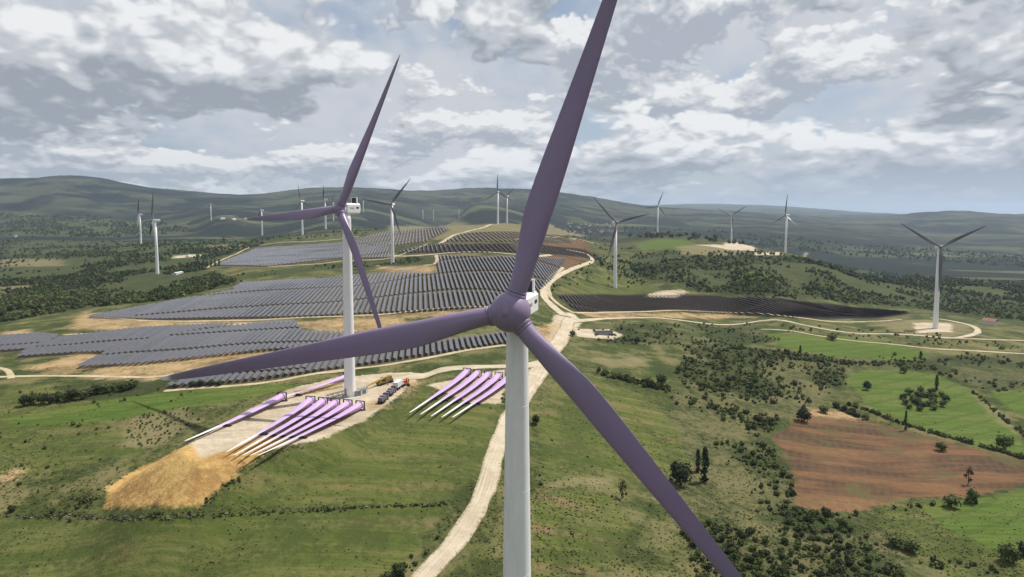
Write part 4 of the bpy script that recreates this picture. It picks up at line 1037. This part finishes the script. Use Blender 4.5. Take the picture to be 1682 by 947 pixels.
single(1366, 558, 14, 24, TREE[2], 2.0, 'dark round tree on the track above the bright green field')
single(880, 697, 20, 18, TREE[0], 2.0, 'dark bush close to the near tower, by the gravel road')
single(1114, 612, 16, 15, TREE[2], 2.0, 'dark round tree at the right end of the hedge behind the falling blade')
single(1086, 632, 20, 24, TREE[0], 2.0, 'dark tree at the end of the hedge behind the falling blade')
single(1066, 634, 18, 22, TREE[2], 2.0, 'second dark tree from the end of the hedge behind the falling blade')
single(1046, 564, 13, 13, TREE[0], 2.0, 'small dark tree on the dry pasture below the pale slab')
single(940, 552, 12, 14, TREE[2], 2.0, 'dark bush at the pale slab beside the road junction')
single(1424, 640, 18, 16, TREE[0], 2.0, 'dark tree inside the bright field left of the grove')
single(1538, 640, 26, 11, POPLAR, 4.2, 'slim dark tree at the grove in the bright field')
single(1512, 588, 12, 9, POPLAR, 4.2, 'slim dark tree on the pasture above the bright field, right one')
single(1314, 582, 16, 8, POPLAR, 4.2, 'slim dark tree on the pasture above the bright field, left one')
single(1484, 612, 14, 14, TREE[2], 2.0, 'dark tree on the hedge at the top of the bright field')
single(655, 945, 26, 30, TREE[0], 2.0, 'dark bush at the bottom of the photo beside the gravel road')
single(634, 955, 20, 22, TREE[2], 2.0, 'second dark bush at the bottom of the photo beside the gravel road')
single(20, 840, 13, 16, TREE[0], 2.0, 'dark bush on the stone wall at the left edge of the photo')
for i in range(14):                                           # the grove left of the blades
    u = 44 + 13 * i + rnd.uniform(-4, 4); v = 668 - 2.2 * i + rnd.uniform(-3, 3); s = rnd.uniform(0.8, 1.15)
    single(u, v, 27 * s * (1 - 0.03 * i), 27 * s, TREE[(0, 2, 1)[i % 3]], 2.0, ordinal(i + 1) + ' tree from the left in the dark grove beside the orange cutting', group='grove left of the blade pad')
for i in range(22):                                           # trees in the hollow of the bright field
    a = 6.283 * i / 11; q_ = 1.0 if i < 11 else 0.5; single(1518 + 35 * q_ * math.cos(a) + rnd.uniform(-3, 3), 659 + 15 * q_ * math.sin(a), rnd.uniform(8, 13), rnd.uniform(13, 20), TREE[(0, 1, 2)[i % 3]], 2.0, ordinal(i % 11 + 1) + ' tree clockwise in the ' + ('outer' if i < 11 else 'inner') + ' ring of the round grove in the bright field', group='round grove in the bright field')
for i in range(9):
    single(308 + 6.5 * i, 441 - 0.6 * i, 11, 5.5, POPLAR, 4.2, ordinal(i + 1) + ' from the left in the row of dark conifers by the pale solar block', group='conifers by the pale solar block')
for u, v, h in ((287, 638, 10), (317, 636, 13), (330, 635, 14), (347, 634, 13), (360, 634, 11)):
    single(u, v, h, h * 1.2, TREE[0], 2.0, {287: 'lone', 317: 'first', 330: 'second', 347: 'third', 360: 'fourth'}[u] + ' dark bush at the left end of the lowest solar block', group='bushes at the end of the solar block')

LINES = [
 ([(985, 612), (1020, 622), (1060, 632), (1096, 640)], 90, 2.0, 4.5, 6, 'in the thick hedge behind the falling blade'),
 ([(1290, 588), (1360, 594), (1480, 600)], 90, 2.0, 4.5, 5, 'in the hedge above the bright field'),
 ([(1395, 664), (1440, 680), (1500, 702), (1600, 730), (1690, 756)], 120, 1.5, 3.6, 2, 'in the hedge between ploughed and bright field'),
 ([(1370, 668), (1425, 690)], 26, 2.5, 5.0, 3, 'at the top hedge of the ploughed field'),
 ([(-10, 846), (100, 847), (170, 850), (220, 851), (280, 851), (335, 849), (420, 842), (520, 838), (600, 834), (742, 828)], 260, 0.5, 1.4, 1.2, 'along the stone wall at the bottom field'),
 ([(1600, 645), (1640, 680), (1690, 720)], 44, 1.4, 3.2, 3, 'along the right end of the bright field'),
 ([(800, 800), (770, 850), (730, 890), (690, 925), (650, 950)], 80, 0.7, 2.0, 5, 'on the verge of the gravel road'),
 ([(835, 640), (820, 690), (800, 750)], 26, 0.8, 2.0, 5, 'on the road verge by the stored blades'),
 ([(1460, 835), (1520, 830), (1600, 822)], 18, 1.2, 2.8, 3, 'at the lower edge of the ploughed field'),
 ([(110, 837), (140, 825), (168, 808)], 22, 0.9, 2.2, 6, 'at the foot of the orange fill'),
 ([(330, 832), (380, 792), (400, 775)], 22, 0.5, 1.3, 2, 'at the edge of the orange fill'),
 ([(900, 480), (960, 440), (990, 425)], 24, 2.0, 4.5, 6, 'beside the climbing gravel road'),
 ([(1520, 925), (1590, 930), (1650, 947)], 18, 1.2, 2.6, 5, 'along the bottom right corner'),
 ([(1000, 556), (1100, 566), (1190, 560)], 40, 1.2, 2.8, 4, 'along the low hedge below the pale slab'),
]
plants = []
def on_road(x, y):
    for X, Wd in ROADSEG:
        if np.min(np.hypot(X[:, 0] - x, X[:, 1] - y) - Wd / 2) < 0.8: return True
    return False
for (px, n, a, b, phrase) in SCRUB:
    pl = np.array(px, float); lo, hi = pl.min(0), pl.max(0); got = 0; tries = 0
    while got < n and tries < 40:
        tries += 1; uv = rng.uniform(lo, hi, (400, 2)); uv = uv[in_poly(uv[:, 0], uv[:, 1], px)]
        for u, v in uv:
            k = ray(u, v); g = ground(u, v) if False else None
            plants.append([u, v, a, b, phrase]); got += 1
            if got >= n: break
# meet all sight lines with the land in one go
UV = np.array([[q[0], q[1]] for q in plants]); a_ = (UV[:, 0] - 841) / FPX; b_ = (V0 - UV[:, 1]) / FPX
kx, ky, kz = a_, cp + b_ * sp, b_ * cp - sp
lo = np.full(len(UV), 150.0); hitd = np.full(len(UV), np.nan); S2 = np.geomspace(150, 9000, 700)
for i in range(1, len(S2)):
    open_ = np.isnan(hitd); s = S2[i]
    if not open_.any(): break
    z = CAM_Z + kz[open_] * s / ky[open_]; hh = H(kx[open_] * s / ky[open_], np.full(open_.sum(), s)); ix = np.where(open_)[0][z < hh]; hitd[ix] = s
ok = ~np.isnan(hitd)
PX_ = kx / ky * hitd; PY_ = hitd + rng.uniform(-0.004, 0.004, len(hitd)) * np.nan_to_num(hitd)
cl = fbm(np.nan_to_num(PX_), np.nan_to_num(PY_), 38.0, 3, 77); clb = fbm(np.nan_to_num(PX_), np.nan_to_num(PY_), 160.0, 2, 87); clf = fbm(np.nan_to_num(PX_), np.nan_to_num(PY_), 90.0, 3, 87) + 0.06
SPOTS = []
for i, q in enumerate(plants):
    if not ok[i]: continue
    c = cl[i] * 0.6 + clb[i] * 0.4 if PY_[i] < 700 else clf[i]
    if c < rng.uniform(-0.22, 0.16): continue                  # clumps and clearings
    w = q[2] + (q[3] - q[2]) * rng.uniform(0, 1) ** 1.8
    SPOTS.append((PX_[i], PY_[i], w, w * rng.uniform(0.55, 0.95), q[4]))
for (px, n, a, b, jit, phrase) in LINES:
    G = np.array([ground(u, v) for u, v in px]); L = np.concatenate([[0], np.cumsum(np.linalg.norm(np.diff(G[:, :2], axis=0), axis=1))])
    for i in range(n):
        s = rng.uniform(0, L[-1]); x = np.interp(s, L, G[:, 0]) + rng.normal() * jit * 0.4; y = np.interp(s, L, G[:, 1]) + rng.normal() * jit * 0.4
        w = rng.uniform(a, b); SPOTS.append((x, y, w, w * rng.uniform(0.6, 1.0), phrase))
SPOTS = [s for s in SPOTS if not (s[1] < 700 and on_road(s[0], s[1]))]
SPOTS.sort(key=lambda s: -s[2] / math.hypot(s[0], s[1]))
BIGS, SMALLS = SPOTS[:300], SPOTS[300:]
for i, (x, y, w, h, phrase) in enumerate(BIGS):
    z = float(H(x, y)) - 0.08
    bk = int(rng.integers(8)); look = ('large ' if w > 3.4 else 'small ' if w < 1.8 else '') + ['green', 'dark green', 'green', 'light green', 'green', 'dark green', 'dry brownish', 'green'][bk] + (' flat' if h / w < 0.65 else ' round' if h / w > 0.85 else '')
    ph_ = phrase
    if 'scrub belt' in phrase:
        vv_ = V0 - FPX * math.tan(math.atan2(z - CAM_Z, y) + R(PITCH)); uu_ = 841 + FPX * x / math.hypot(y, CAM_Z - z)
        ph_ = 'in the belt ' + ('above the ploughed field' if vv_ < 690 else 'at the photo bottom' if vv_ > 900 else 'by the lower ploughed field' if vv_ > 790 else 'by the upper ploughed field') + (', blade side' if uu_ < 1230 else '')
    plant('shrub', BUSH[bk], (x, y, z), w, h * 0.75, look + ' shrub ' + ph_, 'shrub', 'shrubs ' + (phrase if 'scrub belt' not in phrase else 'in the scrub belt below the falling blade'), rng.uniform(0, 6.28))
def number_alike(name):                                       # look-alikes: say which one by its order across the view
    seen = {}
    for o in COL.objects:
        if o.parent is None and o.name.split('.')[0] == name: seen.setdefault(o['label'], []).append(o)
    for lab, os_ in seen.items():
        if len(os_) < 2: continue
        os_.sort(key=lambda q: q.location.x / q.location.y); short = lab.replace('in the ', 'in ').replace('at the ', 'at ').replace('by the ', 'by ').replace('behind the ', 'behind ').replace('on the ', 'on ').replace('of the ', 'of ')
        for i, q in enumerate(os_): q['label'] = short + ', ' + ordinal(i + 1) + ' from left'
number_alike('shrub')
# everything smaller: one mass of scrub
def scrub_proto(seed, lod):
    if lod == 0:
        V, F = leaves(200 + seed, 34, 0.26, lobes_bush(50 + seed, 3, 0.95)); bv, bf = blob(seed + 300, 1, 0.7, 0.35); bv = bv * 0.74 + np.array([0, 0, 0.42])
    else:
        V, F = leaves(200 + seed, 9, 0.42, lobes_bush(50 + seed, 3, 1.1)); bv, bf = blob(seed + 300, 1 if lod == 1 else 0, 0.85, 0.4); bv = bv * 0.85 + np.array([0, 0, 0.5])
    V[:, 2] = np.maximum(V[:, 2], 0.0)
    Ft = np.concatenate([F[:, [0, 1, 2]], F[:, [0, 2, 3]], bf + len(V)]); return np.concatenate([V, bv]), Ft
VV, FF, MM = [], [], []; base = 0
PRO = {l: [scrub_proto(k, l) for k in range(6)] for l in range(3)}
for (x, y, w, h, phrase) in SMALLS:
    px_w = w * 682 / y; l = 0 if px_w > 3.2 else (1 if px_w > 1.6 else 2)
    V, F = PRO[l][rng.integers(6)]; a = rng.uniform(0, 6.28); ca, sa = math.cos(a), math.sin(a)
    X = V[:, 0] * w / 2; Y = V[:, 1] * w / 2
    VV.append(np.column_stack([X * ca - Y * sa + x, X * sa + Y * ca + y, V[:, 2] * h * 0.8 + float(H(x, y)) - 0.05])); FF.append(F + base); base += len(V)
    mi = rng.choice(4, p=[0.48, 0.20, 0.18, 0.14]) if y < 900 else rng.choice(4, p=[0.40, 0.52, 0.03, 0.05]); MM.append(np.full(len(F), mi))
me = mesh_np('scrub', np.concatenate(VV), np.concatenate(FF), [M_LEAF, M_LEAF_D, M_LEAF_L, M_LEAF_B], False, np.concatenate(MM))
tag(link('scrub', me), 'dense small scrub and far woodland scattered over the slopes', 'scrub', kind='stuff')
print('plants', len(SPOTS), 'scrub tris', len(me.polygons))
# ------------------------------------------------------------------ machines on the pad
M_TYRE = plain('tyre', (0.02, 0.02, 0.02), 0.9)
M_OLIVE = plain('machine_ochre', (0.20, 0.145, 0.045), 0.6, 0.4, 0.25)
M_YEL = plain('boom_yellow', (0.42, 0.30, 0.07), 0.6, 0.4, 0.25)
M_ORANGE = plain('machine_orange', (0.50, 0.135, 0.035), 0.5, 0.4, 0.2)
M_VWHITE = plain('vehicle_white', (0.62, 0.62, 0.62), 0.4, 0.5, 0.08)
M_VGREY = plain('vehicle_grey', (0.12, 0.12, 0.14), 0.5, 0.4, 0.2)
M_GLASS = plain('window_glass', (0.02, 0.025, 0.03), 0.1, 0.6, 0.1)
M_LOAD = plain('load_purple_grey', (0.16, 0.13, 0.18), 0.7)
def wheel_mesh(r, w):
    m = MB(); m.lathe([(r * 0.45, -w / 2), (r * 0.9, -w / 2), (r, -w / 3), (r, w / 3), (r * 0.9, w / 2), (r * 0.45, w / 2)], 16, 0, 'Y')
    return m.mesh('wheel', M_TYRE, False)
ME_W = wheel_mesh(0.55, 0.45)
def wheels(o, xs, half, r=0.55):
    for x in xs:
        for s in (-1, 1):
            w = link('wheel', ME_W, o, (x, s * half, r)); w.scale = (r / 0.55, 1, r / 0.55)
def base_of(px, toward):
    a = ground(*px); b = ground(*toward); return tuple(a), math.atan2(b[1] - a[1], b[0] - a[0])
# mobile crane with its boom lowered
loc, rz = base_of((632, 630), (600, 640)); o = empty('mobile_crane', loc, rz); tag(o, 'ochre mobile crane with lowered boom on the gravel pad behind the tower', 'crane')
wheels(o, (-4.2, -2.6, 2.4, 4.0), 1.15, 0.65)
m = MB(); m.box((0, 0, 1.15), (10.4, 2.3, 0.7)); m.box((-4.6, 0, 1.75), (1.2, 2.2, 0.5)); m.build('chassis', M_OLIVE, o)
m = MB(); m.box((4.3, 0, 2.15), (1.7, 2.3, 1.3), 0, None, 0.9); cab = m.build('driver_cab', M_OLIVE, o)
m = MB(); m.box((5.08, 0, 2.35), (0.12, 1.8, 0.6)); m.build('windscreen', M_GLASS, cab)
m = MB(); m.box((-1.6, 0, 2.5), (4.2, 2.4, 1.9)); m.box((-3.6, 0, 2.7), (1.0, 2.5, 1.5)); m.build('upper_body', M_OLIVE, o)
m = MB(); m.box((0.6, -1.2, 2.5), (1.6, 1.0, 1.9), 0, None, 0.85); m.build('operator_cab', M_GLASS, o)
m = MB(); m.bar((-2.6, 0.25, 3.6), (9.5, 0.25, 2.2), 0.75, 0.85); m.bar((9.0, 0.25, 2.3), (13.5, 0.25, 1.7), 0.55, 0.6); m.box((13.6, 0.25, 1.5), (0.7, 0.7, 0.9)); m.build('boom', M_YEL, o)
for x in (-3.4, 1.2):
    for s in (-1, 1): m = MB(); m.box((x, s * 2.1, 0.9), (0.4, 2.0, 0.3)); m.cyl((x, s * 3.0, 0.05), (x, s * 3.0, 1.0), 0.12); m.cyl((x, s * 3.0, 0.0), (x, s * 3.0, 0.12), 0.45); m.build('outrigger', M_DARK, o)
# flatbed lorry
def lorry(px, toward, cabm, bedm, load, label, name='flatbed_lorry'):
    loc, rz = base_of(px, toward); o = empty(name, loc, rz); tag(o, label, 'lorry', 'lorries on the pad edge')
    wheels(o, (3.3, -1.2, -2.6, -3.9), 1.05)
    m = MB(); m.box((-0.4, 0, 0.95), (9.6, 1.2, 0.35)); m.box((-1.4, 0, 1.25), (7.2, 2.5, 0.22)); m.build('chassis', M_DARK, o)
    m = MB(); m.box((3.5, 0, 2.0), (2.0, 2.45, 2.1), 0, None, 0.93); m.box((3.1, 0, 3.15), (1.2, 2.2, 0.35), 0, None, 0.8); c = m.build('cab', cabm, o)
    m = MB(); m.box((4.47, 0, 2.35), (0.1, 2.1, 0.85)); m.build('windscreen', M_GLASS, c)
    for s in (-1, 1): m = MB(); m.box((3.7, s * 1.2, 2.4), (1.0, 0.06, 0.7)); m.build('side_window', M_GLASS, c)
    if load == 'box':
        m = MB(); m.box((-1.4, 0, 2.62), (7.0, 2.45, 2.5)); m.build('box_body', bedm, o)
    else:
        for x, l, h in ((-3.8, 2.0, 1.5), (-1.6, 2.0, 1.9), (0.7, 1.9, 1.3)): m = MB(); m.box((x, 0, 1.37 + h / 2), (l, 2.1, h), 0, None, 0.92); m.build('load_crate', bedm, o)
    return o
lorry((630, 659), (644, 647), M_VGREY, M_LOAD, 'crates', 'grey lorry loaded with dark crates, nearest on the pad edge')
lorry((643, 647), (655, 637), M_VGREY, M_LOAD, 'crates', 'grey lorry loaded with dark crates, middle of the line on the pad edge')
lorry((655, 637), (664, 630), M_VWHITE, M_VWHITE, 'box', 'white box lorry at the far end of the line on the pad edge', 'box_lorry')
# orange excavator
loc, rz = base_of((667, 632), (655, 640)); o = empty('excavator', loc, rz + 0.6); tag(o, 'orange tracked excavator on bare soil at the far end of the pad', 'excavator')
for s in (-1, 1): m = MB(); m.box((0, s * 1.2, 0.5), (4.4, 0.6, 0.9), 0, None, 0.85); m.build('track', M_TYRE, o)
m = MB(); m.box((-0.5, 0, 1.7), (3.6, 2.5, 1.3), 0, None, 0.92); m.box((-1.7, 0, 2.0), (1.2, 2.5, 1.3)); m.build('body', M_ORANGE, o)
m = MB(); m.box((0.9, 0.75, 2.5), (1.5, 1.0, 1.6), 0, None, 0.85); m.build('cab', M_GLASS, o)
m = MB(); m.bar((1.0, -0.3, 1.8), (3.8, -0.3, 4.4), 0.5, 0.7); m.bar((3.7, -0.3, 4.5), (6.0, -0.3, 2.2), 0.4, 0.5); m.build('boom', M_ORANGE, o)
m = MB(); m.box((6.1, -0.3, 1.4), (1.0, 1.2, 1.2), 0, None, 0.6); m.build('bucket', M_DARK, o)
# lattice boom sections lying by the tower
def lattice(px0, px1, label, mat, w=1.6):
    a, b = ground(*px0), ground(*px1); a = Vector(a) + Vector((0, 0, w / 2 + 0.15)); b = Vector(b) + Vector((0, 0, w / 2 + 0.15)); L = (b - a).length
    o = empty('boom_section', a - Vector((0, 0, w / 2 + 0.15)), math.atan2(b.y - a.y, b.x - a.x)); tag(o, label, 'crane boom')
    for sy in (-1, 1):
        for sz in (-1, 1): m = MB(); m.bar((0, sy * w / 2, w / 2 + 0.15 + sz * w / 2), (L, sy * w / 2, w / 2 + 0.15 + sz * w / 2), 0.2); m.build('chord_tube', mat, o)
    m = MB(); n = int(L / w)
    for i in range(n):
        x0, x1 = L * i / n, L * (i + 1) / n
        for sy in (-1, 1): m.bar((x0, sy * w / 2, 0.15 if i % 2 else w + 0.15), (x1, sy * w / 2, w + 0.15 if i % 2 else 0.15), 0.1)
        for z in (0.15, w + 0.15): m.bar((x0, -w / 2 if i % 2 else w / 2, z), (x1, w / 2 if i % 2 else -w / 2, z), 0.1)
    m.build('lacing', mat, o)['kind'] = 'stuff'
lattice((484, 650), (563, 635), 'long yellow lattice boom lying on the gravel left of the tower', M_YEL, 1.8)
lattice((536, 655), (566, 647), 'short dark lattice boom lying against the tower foot', M_VGREY, 1.5)
# switchgear cabinets at the tower foot
for i, (u, v, w, h, mt) in enumerate(((587, 650, 3.0, 2.6, M_GREY), (596, 646, 4.4, 2.7, M_VWHITE))):
    loc, rz = base_of((u, v), (620, 640)); o = empty('switchgear_cabin', loc, rz); tag(o, ['small grey switchgear cabin touching the tower foot', 'pale switchgear cabin right of the grey one at the tower foot'][i], 'cabin')
    m = MB(); m.box((0, 0, h / 2), (w, 2.2, h)); b = m.build('body', mt, o)
    m = MB(); m.box((0, 0, h + 0.1), (w + 0.3, 2.5, 0.2)); m.build('roof', M_GREY, o)
    for x in (-0.55, 0.55): m = MB(); m.box((x, -1.12, 1.05), (0.9, 0.06, 1.9)); m.build('door', M_VGREY, b)
# concrete slab and dark tank by the junction
loc = ground(992, 549); o = empty('storage_tank', tuple(loc), 0.1); tag(o, 'long low dark tank building on the pale slab near the junction', 'shed')
m = MB(); m.box((0, 0, 1.2), (13, 5.0, 2.4)); m.build('wall', M_GREY, o)
m = MB(); m.box((0, 0, 2.55), (13.6, 5.6, 0.3)); m.build('roof', M_DARK, o)
# pale sheds
M_WALL = plain('house_wall', (0.55, 0.52, 0.47), 0.9); M_ROOF = plain('house_roof', (0.26, 0.13, 0.09), 0.9)
def house_meshes(w, l, h, rh):
    m = MB(); m.box((0, 0, h / 2 - 1), (w, l, h + 2)); a = m.mesh('wall', M_WALL)
    m = MB(); e = 0.4; m.add([(-w / 2 - e, -l / 2 - e, h), (w / 2 + e, -l / 2 - e, h), (0, -l / 2 - e, h + rh), (-w / 2 - e, l / 2 + e, h), (w / 2 + e, l / 2 + e, h), (0, l / 2 + e, h + rh)], [[0, 1, 2], [5, 4, 3], [0, 2, 5, 3], [1, 4, 5, 2], [0, 3, 4, 1]]); return a, m.mesh('roof', M_ROOF if l < 20 else M_VWHITE)
HM = [house_meshes(9, 12, 5, 2.5), house_meshes(10, 10, 7, 3.0), house_meshes(12, 22, 5, 2.5), house_meshes(6, 21, 2.5, 0.8)]
def house(u, v, k, label, group):
    p = ground(u, v); o = empty('house', tuple(p), rnd.uniform(-0.8, 0.8)); tag(o, label, 'house', group)
    link('wall', HM[k][0], o); link('roof', HM[k][1], o)
for i in range(34):
    a = rnd.uniform(0, 1) ** 0.7; house(925 + 85 * rnd.random(), 363 + 20 * rnd.random(), i % 2, 'tiny pale house of the village in the valley behind the hill', 'village houses')
number_alike('house')
for i, (u, v) in enumerate(((366, 360), (384, 361), (404, 360))): house(u, v, 2, ['left', 'middle', 'right'][i] + ' of three long farm sheds below the left skyline', 'farm sheds')
house(26, 389, 1, 'tiny white house alone in the dark slope at the left edge', None)
house(292, 450, 3, 'pale shed beside the side-on turbine', None)
house(310, 421, 3, 'pale shed on the slope above the side-on turbine', None)
house(1626, 534, 0, 'small pale house beyond the right-hand turbine pad', None)
# dry stone wall along the bottom field
G = np.array([ground(u, v) for u, v in [(-20, 847), (60, 848), (120, 849), (170, 851), (220, 852), (280, 852), (335, 850), (420, 843), (520, 838), (640, 832), (735, 827)]])
L = np.concatenate([[0], np.cumsum(np.linalg.norm(np.diff(G[:, :2], axis=0), axis=1))]); M_STONE = plain('field_stone', (0.16, 0.145, 0.12), 0.95, 0.1, 0.35, 0.6)
VV, FF, b0 = [], [], 0; SB = [blob(900 + k, 0, 0.8, 0.5) for k in range(5)]
for i in range(230):
    s = rng.uniform(0, L[-1]) ; s = s if s < L[-1] * 0.45 or rng.random() < 0.45 else s * 0.5
    x = np.interp(s, L, G[:, 0]) + rng.normal() * 0.35; y = np.interp(s, L, G[:, 1]) + rng.normal() * 0.35; q = rng.uniform(0.14, 0.38)
    V, F = SB[rng.integers(5)]; VV.append(V * q * np.array([1.3, 1, 0.8]) + np.array([x, y, float(H(x, y)) + 0.12])); FF.append(F + b0); b0 += len(V)
o = empty('stone_wall', (float(G[4][0]), float(G[4][1]), float(G[4][2]))); tag(o, 'low broken dry stone wall along the top of the bottom left field', 'wall')
st = link('stones', mesh_np('stones', np.concatenate(VV) - np.array(o.location[:]), np.concatenate(FF), M_STONE), o); st['kind'] = 'stuff'

# ------------------------------------------------------------------ grass tufts and weeds on the near slopes
NT_ = 42000
uv = np.column_stack([rng.uniform(-20, 1700, NT_), 600 + 370 * rng.uniform(0, 1, NT_) ** 0.75])
a_ = (uv[:, 0] - 841) / FPX; b_ = (V0 - uv[:, 1]) / FPX; kx, ky, kz = a_, cp + b_ * sp, b_ * cp - sp
dd = np.full(NT_, np.nan); S3 = np.geomspace(150, 900, 420)
for s_ in S3:
    op = np.isnan(dd)
    if not op.any(): break
    z_ = CAM_Z + kz[op] * s_ / ky[op]; hh = H(kx[op] * s_ / ky[op], np.full(op.sum(), s_)); dd[np.where(op)[0][z_ < hh]] = s_
okk = ~np.isnan(dd); X_ = (kx / ky * dd)[okk]; Y_ = dd[okk] + rng.uniform(-0.6, 0.6, okk.sum())
den = fbm(X_, Y_, 22.0, 4, 140); keep = den > rng.uniform(-0.45, 0.35, len(X_))
for px in ZONES['lush'] + ZONES['meadow'][:1] + ZONES['meadow'][1:2]: keep &= ~in_poly(X_, Y_, ground_poly(px)) | (rng.random(len(X_)) < 0.18)
for zn in ('gravel', 'orange', 'brown'):
    for px in ZONES[zn]: keep &= ~in_poly(X_, Y_, ground_poly(px))
for X, Wd in ROADSEG:
    for q in range(0, len(X) - 1):
        if X[q, 1] < 640: keep &= (X_ - X[q, 0]) ** 2 + (Y_ - X[q, 1]) ** 2 > (Wd[q] / 2 + 0.3) ** 2
X_, Y_ = X_[keep], Y_[keep]; n_ = len(X_); Z_ = H(X_, Y_); sz = rng.uniform(0.16, 0.55, n_) * (0.7 + 0.3 * rng.random(n_))
VV, FF = [], []
for k in range(3):
    an = rng.uniform(0, 6.28, n_); ca, sa = np.cos(an), np.sin(an); lean = rng.uniform(-0.3, 0.3, (n_, 2))
    A = np.column_stack([X_ - ca * sz * 0.6, Y_ - sa * sz * 0.6, Z_ - 0.05]); B = np.column_stack([X_ + ca * sz * 0.6, Y_ + sa * sz * 0.6, Z_ - 0.05])
    C = np.column_stack([X_ + ca * sz * 0.7 + lean[:, 0], Y_ + sa * sz * 0.7 + lean[:, 1], Z_ + sz * 0.55]); D = np.column_stack([X_ - ca * sz * 0.7 + lean[:, 0], Y_ - sa * sz * 0.7 + lean[:, 1], Z_ + sz * 0.5])
    base_ = k * 4 * n_; i_ = np.arange(n_); VV += [A, B, C, D]; FF.append(np.column_stack([base_ + i_, base_ + n_ + i_, base_ + 2 * n_ + i_, base_ + 3 * n_ + i_]))
M_TUFT = leaf_mat('tuft', (0.060, 0.076, 0.022), (0.110, 0.118, 0.040), (0.23, 0.20, 0.10))
tag(link('grass_tufts', mesh_np('grass_tufts', np.concatenate(VV), np.concatenate(FF), M_TUFT)), 'coarse grass tufts and weeds on the near slopes', 'grass', kind='stuff')
print('tufts', n_)
# ------------------------------------------------------------------ haze in the air
hm = bpy.data.materials.new('haze'); hm.use_nodes = True; t = NT(hm.node_tree)
for n in list(t.n): t.n.remove(n)
ho = t.new('ShaderNodeOutputMaterial'); pv_ = t.new('ShaderNodeVolumePrincipled')
pv_.inputs['Color'].default_value = (0.62, 0.78, 1.0, 1); pv_.inputs['Density'].default_value = 4.6e-5; pv_.inputs['Anisotropy'].default_value = 0.3
t.l.new(pv_.outputs[0], ho.inputs['Volume'])
zlo, zhi = float(GZ.min()) - 4.0, max(float(GZ.max()), 190.0) + 5.0
m = MB(); m.box((0, 0, (zlo + zhi) / 2), (51000, 51000, zhi - zlo)); tag(m.build('haze', hm), 'thin bluish haze in the air over the hills', 'haze', kind='stuff')
print('haze box', zlo, zhi)
